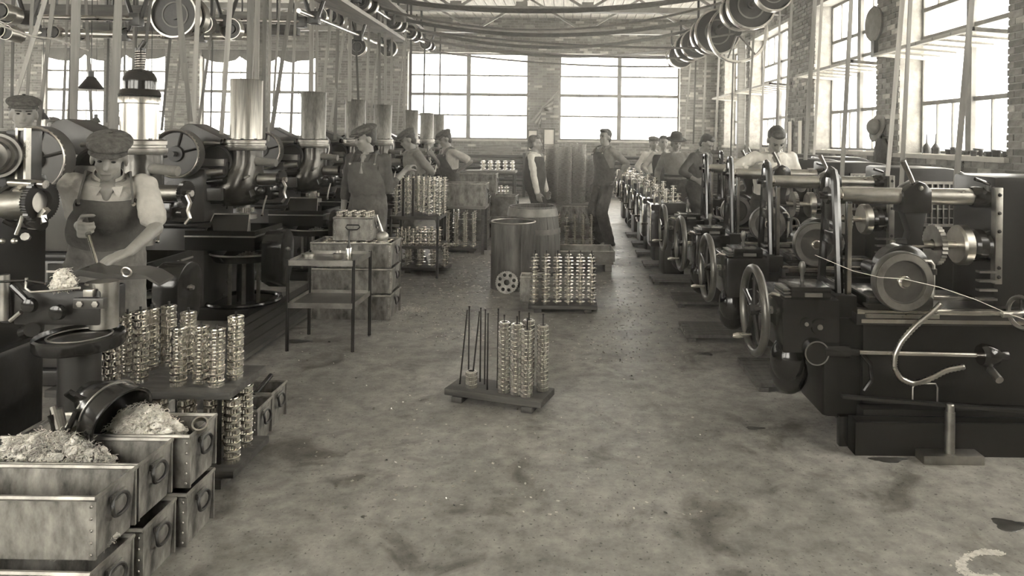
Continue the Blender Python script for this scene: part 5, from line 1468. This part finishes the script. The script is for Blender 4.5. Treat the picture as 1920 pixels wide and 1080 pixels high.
# tall columns of toothed rings
tote(make_tote(.8,.8,.25,'galvanised'), (W(1082,300,11.2).x, 11.5, .27), 0, 'long metal box carrying tall columns of toothed rings')
tote(make_tote(.7,.7,.25,'tin_dark'), (W(1082,300,11.2).x-.05, 11.5, 0), 0, 'metal box under the one with tall columns of rings')
MB_top = MB().box(-.42,.42,-.4,.4,0,.018).build('flat_board', 'wood', None, .004, loc=(W(1076,300,11.2).x, 11.5, .53)); tag(MB_top, 'flat board lid under the tall columns of toothed rings', 'board')
mb = MB(); gear_ring(mb, .122, .1, 0, .017, 56, .06); G_FLY = mb.mesh('ring_gear', 'ring_steel', sharp=30)
for i, (px, yy, n) in enumerate(((1034,11.46,41),(1058,11.27,39),(1085,11.46,41),(1070,11.74,42),(1104,11.71,33))):
    x = W(px,300,yy).x
    for k in range(n): put(G_FLY, 'ring_gear', (x+random.uniform(-.003,.003), yy, .548+k*.0235), 'thin toothed ring stacked in tall columns between the two talking men', 'ring', 'toothed rings in tall columns', random.uniform(0,6))

# ================================================================ floor boards
def duckboard(x0, x1, y0, y1, label, along='y', pw=.1, z=.03, mt='wood_oily'):
    t = thing('duckboard', ((x0+x1)/2, (y0+y1)/2, 0), label, 'duckboard'); hw, hd = (x1-x0)/2, (y1-y0)/2
    if along == 'y':
        n = max(1, int((x1-x0)/pw)); s = (x1-x0)/n
        me = MB().box(-s/2+.006, s/2-.006, -hd, hd, z, z+.028).mesh('slat', mt)
        for i in range(n): link('slat', me, t, (-hw+s*(i+.5), random.uniform(-.01,.01), random.uniform(-.002,.002)))
        for y in (-hd*.85, 0, hd*.85): MB().box(-hw,hw,y-.03,y+.03,0,z-.002).build('bearer', mt, t)
    else:
        n = max(1, int((y1-y0)/pw)); s = (y1-y0)/n
        me = MB().box(-hw, hw, -s/2+.005, s/2-.005, z, z+.025).mesh('slat', mt)
        for i in range(n): link('slat', me, t, (random.uniform(-.008,.008), -hd+s*(i+.5), 0))
        for x in (-hw*.85, hw*.85): MB().box(x-.03,x+.03,-hd,hd,0,z-.002).build('bearer', mt, t)
duckboard(-2.68, -2.21, 3.9, 9.5, 'long walkway of oily planks beside the gear shapers')
duckboard(-2.95, -2.22, 2.3, 2.78, 'dark plank platform behind the tote boxes', 'x', .17, .33)
for i, (d0_, d1_, x0, l) in enumerate(((4.42,4.95,1.24,'slatted wooden footboard beside the milling machine with hose'), (5.5,5.92,.98,'slatted footboard before the second milling machine'), (6.62,7.05,1.08,'slatted footboard before third milling machine'),
        (7.65,8.0,.98,'slatted footboard before the man in dark shirt'), (8.62,8.9,1.0,'slatted footboard at the first small rounded machine'), (9.5,9.75,1.0,'slatted footboard at second small rounded machine'), (10.35,10.6,1.02,'slatted footboard at the felt hatted man machine'), (11.3,11.6,1.02,'slatted footboard farthest along the right side'))):
    duckboard(x0, x0+.62, d0_, d1_, l, 'x', .075, .03)

# rods and pipes lying by shapers
for (x0,y0,x1,y1,l) in ((375,583,452,537,'straight steel pipe lying on floor by the shaper dome guard'), (405,587,490,548,'jointed steel pipe lying beside the plank walkway'), (545,517,592,492,'steel pipe on the floor at the foot of a farther shaper')):
    a, b = G(x0,y0,.03), G(x1,y1,.03); t = thing('floor_pipe', a, l, 'pipe')
    MB().cyl((0,0,0), b-a, .02).build('pipe', 'steel_dull', t); MB().cyl((b-a)*.45, (b-a)*.52, .03).build('coupling', 'iron_dark', t)
a, b = G(-10,735,.05), G(28,705,.05)
tag(MB().cyl((0,0,0), b-a, .02).build('floor_pipe', 'steel_dull', None, loc=a), 'steel pipe end lying at the foot of the nearest shaper', 'pipe')

# base plate with post by the milling machine
a, b = G(1732,872), G(1845,872)
t = thing('post_plate', ((a.x+b.x)/2, a.y+.045, 0), 'square iron plate with an upright round post', 'plate')
hw = (b.x-a.x)/2
MB().box(-hw,hw,-.045,.045,0,.045).build('plate', 'steel_dull', t, .006); MB().cyl((0,0,.045),(0,0,.25),.024,n=24).lathe([(0,.25),(.02,.25),(.02,.285),(.016,.29),(0,.29)],24,(0,0,0)).build('post', 'steel_dull', t)
g = G(1577,830)
tag(MB().box(-.05,.05,-.02,.02,0,.16).build('trough_door', 'iron_gloss', None, .006, loc=(g.x+.02,g.y-.03,0)), 'small dark metal flap standing at the end of chip trough', 'flap')
# truck wheel on the floor
g = G(1185,428); t = thing('hand_truck', (g.x, g.y, 0), 'low hand truck with small wheels beside the rounded machines', 'truck')
for y in (0,.5):
    wl = MB().lathe([(0,-.02),(.06,-.02),(.075,-.025),(.085,-.02),(.085,.02),(.075,.025),(0,.02)], 24, (0,y,.085), (0,1,0)).build('wheel', 'iron_dark', t)
    MB().lathe([(0,0),(.03,0),(.02,.03),(0,.03)], 14, (0,y-.02,.085), (0,-1,0)).build('hub', 'steel', wl)
MB().box(-.02,.6,.05,.45,.1,.14).build('platform', 'wood_dark', t, .005)

# sill clutter on right windows
ya, yb = rw[0]
def sill(y, x=XR+.1): return Vector((x, y, RZ0+.001))
random.seed(21)
for i in range(14):
    y = 6.7 + i*.095; r = random.uniform(.028,.045); h = random.uniform(.05,.09)
    t = thing('iron_pot', sill(y, XR+random.uniform(.02,.15)), 'small dark iron pot on the sill nearest milling machine with hose', 'pot', 'pots on the sill')
    ring_shell(MB(), [(0.004,0),(r*.8,0),(r,h*.8),(r*1.15,h*.82),(r*1.15,h),(r*.85,h),(r*.7,.01),(.004,.01)], 14).build('bowl', 'iron_dark', t)
    MB().cyl((r*.9,0,h*.7),(r*1.6,0,h*.9),.006,n=6).build('handle', 'steel_dull', t)
for y, l in ((8.05,'dark cone topped oiler on the sill'), (8.25,'second dark oiler on the sill beside the cone topped one')):
    t = thing('oiler', sill(y), l, 'oil can'); MB().lathe([(0,0),(.05,0),(.05,.07),(.02,.12),(.01,.13),(.004,.24),(0,.24)], 16).build('can', 'iron_dark', t)
    MB().torus((0,.05,.06),(1,0,0),.03,.005,14,5).build('handle', 'iron_dark', t)
for i in range(9):
    y = random.uniform(6.7,8.5)
    tag(MB().cbox((0,0,.004),(random.uniform(.08,.2),random.uniform(.1,.25),.006),random.uniform(0,3)).build('loose_paper', 'paper', None, loc=sill(y, XR+.08)), 'loose pale paper lying on the window sill', 'paper', 'papers on the sill')
for i in range(6):
    y = random.uniform(9.5,11.4)
    tag(MB().cbox((0,0,.006),(random.uniform(.08,.16),random.uniform(.1,.25),.01),random.uniform(0,3)).build('loose_paper', 'paper', None, loc=sill(y, XR+.1)), 'loose pale sheet on the sill of the window by the hat', 'paper', 'papers on the second sill')
for i in range(5):
    y = 13.6+i*.22; t = thing('bottle', sill(y), 'dark bottle on the sill behind the young man', 'bottle', 'bottles on the third sill')
    MB().lathe([(0,0),(.05,0),(.05,.16),(.02,.22),(.018,.28),(0,.28)], 14).build('glass', 'iron_dark', t); MB().cyl((0,0,.28),(0,0,.3),.02).build('stopper', 'wood', t)
# hat and coat on the pier; notices between windows
def onwall(px, py, out=.04):
    y = XR*F/(px-PX); p = W(px, py, y); return Vector((XR-out, y, p.z))
c = onwall(1650,238,.07); t = thing('hanging_hat', c, 'soft felt hat hanging on the brick pier between windows', 'hat')
MB().ell((-.02,0,0),(.08,.13,.11),18,12).build('crown', 'shirt_grey', t); MB().lathe([(.1,0),(.2,-.01),(.205,0),(.2,.01),(.1,.012),(.1,0)],28,(.03,0,-.0),(-1,0,.25)).build('brim', 'shirt_grey', t)
c = onwall(1662,300,.06); t = thing('hanging_coat', c, 'dark coat hanging below the hat on the brick pier', 'coat')
rings = []
for k in range(9):
    z = .28 - k*.12; rings.append(((0,0,z), .05+.012*k/2, (.06 if k == 0 else .16+.012*k)+.015*math.sin(k*2)))
MB().loft(rings, 20).build('cloth', 'cloth_dark', t, sharp=70); MB().tube([(.03,0,.3),(-.0,0,.34),(-.03,0,.3)], .008, 6).build('hook', 'iron_dark', t)
c = onwall(1643,45,.05); t = thing('iron_gong', c, 'round iron gong fixed high on the brick pier', 'gong')
MB().lathe([(0,0),(.2,0),(.23,.02),(.24,.05),(.22,.07),(0,.08)],32,(.04,0,0),(-1,0,0)).build('disc', 'shirt_grey', t); MB().box(-.02,.04,-.05,.05,-.45,-.15).build('bracket', 'iron_dark', t)
for px, l in ((1484,'tall white notice board on the pier, beside the young man'), (1503,'tall white notice strip nearest the window with the hat')):
    c = onwall(px,258,.02); t = thing('notice_board', c, l, 'notice')
    MB().box(-.012,.012,-.1,.1,-.3,.3).build('sheet', 'paper', t)
    MB().box(-.016,.016,-.12,-.1,-.32,.32).box(-.016,.016,.1,.12,-.32,.32).build('edging', 'wood', t)
# shiny swarf on the floor of the aisle: beyond counting
random.seed(5)
mb = MB()
for i in range(2600):
    u = random.random()
    if u < .5: px, py = random.gauss(870,60), random.uniform(430,640)
    elif u < .8: px, py = random.gauss(1180,60), random.uniform(440,680)
    else: px, py = random.uniform(560,1350), random.uniform(470,980)
    g = G(px, py); s_ = random.uniform(.003,.011) * (1.5 if py < 560 else .8)
    a = random.uniform(0,PI); q = Vector((math.cos(a),math.sin(a),0))*s_; r2 = Vector((-math.sin(a),math.cos(a),0))*s_*random.uniform(.3,.9)
    z1 = Vector((0,0,.0015)); z2 = Vector((0,0,random.uniform(.002,.007)))
    mb.add([g-q-r2+z1, g+q-r2+z1, g+q+r2+z2, g-q+r2+z2, g+Vector((0,0,.0005))], [(0,1,2,3),(0,4,1),(1,4,2),(2,4,3),(3,4,0)])
tag(mb.build('metal_chips', 'chips', sharp=10), 'bright metal chips scattered over the concrete floor', 'metal chips', kind='stuff')

# pale powder spilt on the floor, and small oil puddles
random.seed(9)
mb = MB()
def fleck(g, s_):
    a = random.uniform(0,PI); q = Vector((math.cos(a),math.sin(a),0))*s_; r2 = Vector((-math.sin(a),math.cos(a),0))*s_*random.uniform(.5,1); z1 = Vector((0,0,random.uniform(.001,.004)))
    mb.add([g-q-r2+z1, g+q-r2+z1, g+q+r2+z1, g-q+r2+z1, g+Vector((0,0,.0004))], [(0,1,2,3),(0,4,1),(1,4,2),(2,4,3),(3,4,0)])
for i in range(900):
    a = random.uniform(R(60), R(310)); rr = 1 + random.gauss(0,.09); fleck(G(1850+48*rr*math.cos(a), 1060+24*rr*math.sin(a)), random.uniform(.002,.006))
for i in range(500):
    fleck(G(random.gauss(768,16), random.gauss(580,3.5)), random.uniform(.003,.008))
tag(mb.build('spilt_powder', 'powder', sharp=10), 'pale powder spilt in patches on the concrete floor', 'powder', kind='stuff')
for px, py, rx, ry, l in ((1415,803,.05,.022,'oil puddle on the floor before the milling machine with hose'), (1324,664,.05,.03,'small oil puddle beside the footboard of the milling machine with hose'), (1665,862,.09,.03,'broad oil puddle at the edge of the iron plate with post'), (1893,985,.07,.05,'dark bubbly oil puddle on the bare floor beyond the plate'), (560,640,.1,.05,'oil puddle under the steel stand')):
    g = G(px, py); n = 26; top = []; rs = [1 + .18*math.sin(3*k*2*PI/n+px) + random.uniform(-.1,.1) for k in range(n)]
    for z, f in ((.0006,1),(.002,.96)):
        top += [(rx*f*rs[k]*math.cos(2*PI*k/n), ry*f*rs[k]*math.sin(2*PI*k/n), z) for k in range(n)]
    fs = [tuple(range(n, 2*n)), tuple(range(n-1,-1,-1))] + [(k, (k+1) % n, n+(k+1) % n, n+k) for k in range(n)]
    tag(MB().add(top, fs).build('oil_puddle', 'oil', None, loc=(g.x, g.y, 0)), l, 'puddle')
ps = [W(1528,478,3.75), W(1600,508,3.6), W(1650,520,3.45), W(1695,523,3.4), W(1760,538,3.4), W(1830,562,3.4), W(1890,588,3.42), W(1960,612,3.45)]
tag(MB().tube([q-ps[0] for q in ps], .0016, 5).build('string', 'cotton', None, loc=ps[0]), 'thin white string stretched in front of the work wheel', 'string')
# ================================================================ overhead shafting, pulleys, belts, lamps
def pulley(px, py, d, rpx, label, group, wd=.12, mt='disc_paint', ax=(0,1,0), web=True):
    c = W(px, py, d); r = rpx*d/F
    t = thing('line_pulley', c, label, 'pulley', group)
    ring_shell(MB(), [(r*.93,-wd/2),(r,-wd/2),(r*1.01,0),(r,wd/2),(r*.93,wd/2)], 36, (0,0,0), ax).build('rim', 'steel', t)
    MB().lathe([(0,-wd*.4),(.05,-wd*.4),(.05,wd*.4),(0,wd*.4)], 16, (0,0,0), ax).build('hub', 'iron_dark', t)
    if web:
        MB().lathe([(0,-.012),(r*.94,-.012),(r*.94,.012),(0,.012)], 36, (0,0,0), ax).build('web', 'iron_dark', t)
        MB().lathe([(r*.5,-.02),(r*.56,-.02),(r*.56,.02),(r*.5,.02),(r*.5,-.02)], 30, (0,0,0), ax).build('web_ring', 'disc_paint', t)
    else:
        for k in range(6):
            a = R(60*k+10); v = Vector((math.cos(a),0,math.sin(a)))
            MB().tube([v*.04, v*r*.95], [.018,.014], 6).build('spoke', mt, t)
    return t
gpR = 'pulleys on the right overhead shaft'
for (px,py,d,r) in ((1268,108,15.3,20),(1277,104,14.6,24),(1293,88,13.4,28),(1305,82,12.9,29),(1332,66,11.4,38),(1345,60,10.9,43),(1383,62,10.3,56),(1388,20,9.6,38),(1408,10,8.9,46),(1450,-14,8.0,36)):
    pulley(px,py,d,r,('big' if r > 35 else 'modest')+' round steel pulley on the overhead shaft along the right wall',gpR, web=(r != 20 and r != 56))
gpL = 'pulleys on the left overhead shaft'
for (px,py,d,r) in ((806,86,15.2,10),(798,82,14.7,11),(778,66,13.4,13),(768,60,12.9,14),(748,46,11.9,16),(738,40,11.5,16),(690,8,9.7,20),(676,2,9.3,20),(728,90,12.2,17),(670,88,10.3,18),(620,30,9.0,14),(640,45,9.4,13),(632,38,9.2,15)):
    pulley(px,py,d,r,'small steel pulley on the overhead shafts above the gear shapers',gpL,.08)
gpF = 'pulleys above the near shapers'
for (px,py,d,r) in ((8,22,6.5,16),(20,28,6.6,18),(4,58,6.0,14),(18,62,6.0,14),(28,66,6.1,13),(105,61,8.72,12),(155,66,9,12),(240,64,9,12),(330,28,6.6,44),(350,32,6.9,40),(385,45,8,18),(435,55,8.2,20),(600,30,8.8,16)):
    pulley(px,py,d,r,('large' if r > 30 else 'middle-sized' if r > 15 else 'small')+' steel pulley hanging among belts above the nearest gear shapers',gpF,.1)
def shaft(p, q, r, label, bear=()):
    t = thing('line_shaft', p, label, 'shaft'); p = Vector(p); q = Vector(q)
    MB().cyl((0,0,0), q-p, r).build('shaft', 'steel', t)
    for u in bear:
        c = (q-p)*u
        MB().box(c.x-.06,c.x+.06,c.y-.05,c.y+.05,c.z-.08,c.z+.06).build('bearing', 'iron_dark', t, .015)
        top = 4.02-p.z if True else 0
        for s in (-1,1): MB().tube([(c.x+s*.04,c.y,c.z), (c.x+s*.14,c.y,c.z+.3), (c.x+s*.14,c.y,top)], .022, 6).build('hanger', 'iron_dark', t)
    return t
a, b = W(1268,108,15.6), W(1465,-30,7.6); shaft(b, a, .03, 'overhead line shaft along the right wall', (.05,.3,.55,.8,.97))
a, b = W(808,88,15.4), W(640,-25,8.4); shaft(b, a, .026, 'overhead line shaft above the gear shapers', (.1,.4,.7,.95))
a, b = W(735,92,12.6), W(560,20,7.0); shaft(b, a, .024, 'second overhead shaft behind the gear shapers', (.1,.5,.9))
a = W(-40,30,6.5); b = W(640,42,9.3); shaft(a, b, .026, 'cross shaft hanging above the nearest gear shapers', (.1,.35,.6,.85))
a = W(-20,60,8.6); b = W(470,70,9.2); shaft(a, b, .05, 'thick dark cross shaft before the far windows', (.2,.5,.8))

def belt(x0,y0,x1,y1,wpx,d,mt,label,group,d1=None):
    d1 = d1 or d
    if y0 != 118:   # runs on up to the shafting
        k = 0
        p1 = W(x1,y1,d1); p0 = W(x0,y0,d); dirv = (p0-p1).normalized(); p0 = p0 + dirv*max(0, (3.55-p0.z)/max(dirv.z,.3)) if p0.z < 3.55 else p0
    else: p0, p1 = W(x0,y0,d), W(x1,y1,d1)
    hw = wpx*d/F/2; th = .006; dv = (p1-p0)
    n = 6; pts = [p0 + dv*(i/n) for i in range(n+1)]
    mb = MB(); vs = []
    for i, p in enumerate(pts):
        a = .25*math.sin(i*1.1 + x0)
        s = Vector((math.cos(a), math.sin(a), 0))*hw; tq = Vector((-math.sin(a), math.cos(a), 0))*th/2
        vs += [p-p0-s-tq, p-p0+s-tq, p-p0+s+tq, p-p0-s+tq]
    fs = [(4*i+j, 4*i+(j+1) % 4, 4*i+4+(j+1) % 4, 4*i+4+j) for i in range(n) for j in range(4)] + [(3,2,1,0), (4*n,4*n+1,4*n+2,4*n+3)]
    look = ('broad ' if wpx >= 9 else 'narrow ' if wpx <= 4 else 'medium ') + {'belt':'grey ', 'belt_light':'pale ', 'belt_dark':'dark '}[mt] + ('slanting ' if abs(x1-x0) > 20 else 'upright ')
    tag(mb.add(vs, fs).build('drive_belt', mt, None, loc=p0), look + label, 'belt', group)
LBs = [(143,0,137,268,16,4.9,'belt'),(222,0,213,246,16,4.9,'belt'),(85,0,22,205,8,5.6,'belt_light'),(100,0,72,240,8,5.6,'belt'),(61,0,48,240,6,6.6,'belt'),(127,0,118,240,5,7.6,'belt'),(161,0,172,232,6,7.6,'belt'),(137,0,128,240,5,7.0,'belt_dark'),
 (257,0,252,150,5,8.2,'belt_dark'),(253,0,248,165,4,8,'belt'),(283,0,268,130,6,5.2,'belt_dark'),(335,0,347,152,11,5.7,'belt'),(347,118,357,228,9,5.5,'belt'),(372,0,360,262,10,6.4,'belt_light'),(432,0,415,252,9,6.4,'belt_light'),
 (326,0,303,245,5,8.1,'belt_dark'),(352,0,320,245,5,7.2,'belt'),(405,0,372,236,5,9,'belt'),(400,0,395,240,3,10,'belt_dark'),(235,0,232,240,4,9,'belt'),(5,0,2,240,7,7,'belt'),(25,0,22,205,6,7.4,'belt_dark'),(205,0,200,230,4,9.5,'belt_dark'),
 (470,0,467,150,12,6.8,'belt'),(483,0,481,150,9,7.0,'belt_light'),(497,0,493,260,8,7.2,'belt'),(478,50,466,235,4,7.4,'belt_light')]
for q in LBs: belt(*q, 'leather drive belt running up from the nearest gear shapers', 'belts over the near shapers')
LBm = [(507,0,504,265,5,7.6,'belt_light'),(525,0,512,200,4,7.8,'belt_light'),(547,0,509,245,8,7.6,'belt'),(555,0,545,250,5,8.1,'belt_light'),(585,0,583,175,9,8,'belt_light'),(595,0,593,175,5,8.1,'belt_light'),(618,55,605,176,6,8.6,'belt_light'),(635,0,628,262,6,9,'belt'),
 (657,0,655,190,7,9.4,'belt_light'),(648,45,618,245,5,9,'belt_light'),(693,20,686,230,5,10,'belt_light'),(711,0,711,212,6,11,'belt'),(722,45,723,212,5,11,'belt_light'),(708,95,694,232,4,11,'belt_light'),(668,90,672,190,4,10,'belt_dark'),(757,80,744,250,3,12.4,'belt_light'),(760,82,757,242,4,12.4,'belt_light'),
 (771,0,770,208,4,13,'belt_dark'),(797,60,794,218,3,14.5,'belt_dark'),(826,60,824,222,3,15.7,'belt_dark'),(735,60,733,240,4,11.8,'belt_light')]
for q in LBm: belt(*q, 'drive belt running up from the row of gear shapers beyond the post', 'belts over the farther shapers')
LBr = [(1295,112,1284,262,3,15,'belt_light'),(1305,100,1300,270,3,14.4,'belt_dark'),(1324,95,1318,255,4,13.4,'belt_light'),(1350,70,1341,282,4,12.2,'belt_light'),(1375,100,1370,300,3,11.2,'belt_dark'),(1417,0,1399,300,4,10.2,'belt'),(1437,20,1426,285,4,9.6,'belt_light'),(1463,0,1455,270,4,9,'belt'),(1485,0,1470,290,5,8.6,'belt'),
 (1528,0,1510,300,8,7,'belt'),(1541,0,1526,290,5,7,'belt_light'),(1596,0,1578,345,8,6,'belt'),(1692,0,1664,330,9,5,'belt_light'),(1707,0,1690,350,8,5,'belt'),(1822,0,1790,372,11,4.5,'belt')]
for q in LBr: belt(*q, 'drive belt running down to the machines along the right wall', 'belts along the right wall')
# long sagging belts crossing the shop from shaft to shaft
for i, (x0,y0,d0_,x1,y1,d1_,sg) in enumerate(((690,-8,9.8,1400,-20,9.2,.25),(700,12,10.2,1385,-5,9.6,.4),(745,34,11.8,1345,30,11.2,.3),(748,52,12,1340,90,11.0,.1),(770,52,13,1300,55,12.9,.35),(775,72,13.2,1305,108,13.1,.12),(800,74,14.8,1270,92,15,.25),(806,96,15.2,1268,125,15.3,.1))):
    p0, p1 = W(x0,y0,d0_), W(x1,y1,d1_); n = 16
    pts = [p0.lerp(p1, k/n) - p0 - Vector((0,0,sg*4*(k/n)*(1-k/n))) for k in range(n+1)]
    vs = []
    for k, p in enumerate(pts):
        for dy, dz in ((-.085,-.004),(.085,-.004),(.085,.004),(-.085,.004)): vs.append(p + Vector((0,dy,dz+dy*(.3 if i % 2 else -.2))))
    fs = [(4*k+j, 4*k+(j+1) % 4, 4*k+4+(j+1) % 4, 4*k+4+j) for k in range(n) for j in range(4)] + [(3,2,1,0), (4*n,4*n+1,4*n+2,4*n+3)]
    tag(MB().add(vs, fs).build('cross_belt', 'belt', None, loc=p0), 'long sagging belt crossing the shop below the trusses', 'belt', 'cross belts below the trusses')
# stringer boards carrying the hangers
for (x0,y0,d0_,x1,y1,d1_,wd,l) in ((600,-12,7.2,747,76,12.6,.3,'broad timber stringer plank carrying the shaft above the shapers'),(700,-14,9,790,60,14.5,.22,'narrow timber stringer plank above the small pulleys')):
    p0, p1 = W(x0,y0,d0_), W(x1,y1,d1_)
    t = thing('stringer', p0, l, 'beam'); MB().tube([(0,0,0), p1-p0], 0, flat=(wd,.05)).build('plank', 'wood_light', t)
    for u in (.1,.35,.6,.85):
        c = (p1-p0)*u; MB().cyl(c, (c.x,c.y,4.02-p0.z), .012, n=6).build('hanger_rod', 'iron_dark', t)
# flat timber slabs in dark under ceiling near left
for i, (px0,px1,py,d) in enumerate(((40,300,20,8.0),(160,560,52,9.6),(420,760,30,11.5))):
    p, q = W(px0,py,d), W(px1,py+3,d); t = thing('cross_timber', p, ['dark cross timber above the nearest shapers','dark cross timber before the far window tops','grey cross timber above the farther shapers'][i], 'beam')
    MB().box(0,q.x-p.x,-.06,.06,-.07,.07).build('timber', 'wood_dark' if i < 2 else 'wood', t, .006)
    for x in (.3, q.x-p.x-.3): MB().cyl((x,0,.07),(x,0,4.02-p.z),.014,n=6).build('hanger_rod', 'iron_dark', t)
# pendant lamps
def lamp(px, py, d, wpx, label):
    c = W(px, py, d); r = wpx*d/F/2
    t = thing('pendant_lamp', c, label, 'lamp')
    ring_shell(MB(), [(.03,0),(r,-r*.95),(r*1.02,-r*.95),(.035,.012)], 28).build('shade', 'iron_black', t)
    MB().cyl((0,0,0),(0,0,.07),.028).build('socket', 'iron_dark', t); MB().ell((0,0,-.06),(.03,.03,.045)).build('bulb', 'paper', t)
    MB().cyl((0,0,.06),(0,0,3.9-c.z),.005,n=6).build('cord', 'iron_dark', t)
lamp(171,146,7.4,42,'larger dark conical lamp shade hanging before the far window'); lamp(284,160,8.0,34,'dark conical lamp shade half behind the sprung head'); lamp(80,213,11,22,'small dark conical lamp shade low beside the distant man')
lamp(180,222,11.5,17,'small dark conical lamp shade above the sloping guard'); lamp(226,226,11.8,16,'smallest dark conical lamp shade beside a broad belt')
# twisted light rope
p = [W(-5,46,5), W(60,68,5.2), W(100,73,5.4), W(165,95,5.8)]
tag(MB().tube([v-p[0] for v in p], .008, 8).build('rope', 'rope', None, loc=p[0]), 'pale twisted rope strung between the belts', 'rope')
# chains on the right wall
for px, y0, y1, l in ((1811,300,345,'thin hanging chain below the sill with pots'),):
    a = onwall(px, y0, .03); b_ = onwall(px, y1, .03); t = thing('chain', b_, l, 'chain'); n = 14
    for k in range(n): MB().torus((0,0,(a.z-b_.z)*k/n), (1,0,0) if k % 2 else (0,1,0), .012, .003, 10, 4).build('chain_link', 'iron_dark', t)
# ================================================================ scatter volume added to veil the far end with glare and lift blacks
vm = bpy.data.materials.new('glare_veil'); vm.use_nodes = True
nt = vm.node_tree; nt.nodes.clear()
o_ = nt.nodes.new('ShaderNodeOutputMaterial'); vs_ = nt.nodes.new('ShaderNodeVolumeScatter')
vs_.inputs['Color'].default_value = tone(0.95); vs_.inputs['Density'].default_value = 0.0065; vs_.inputs['Anisotropy'].default_value = 0.78
nt.links.new(vs_.outputs[0], o_.inputs['Volume']); MATS['glare_veil'] = vm
tag(MB().box(XL+.05, XR-.03, -1.5, YF-.04, .01, ZC-.02).build('haze', 'glare_veil'), 'thin haze added through the whole workshop as veiling glare', 'haze', kind='stuff')
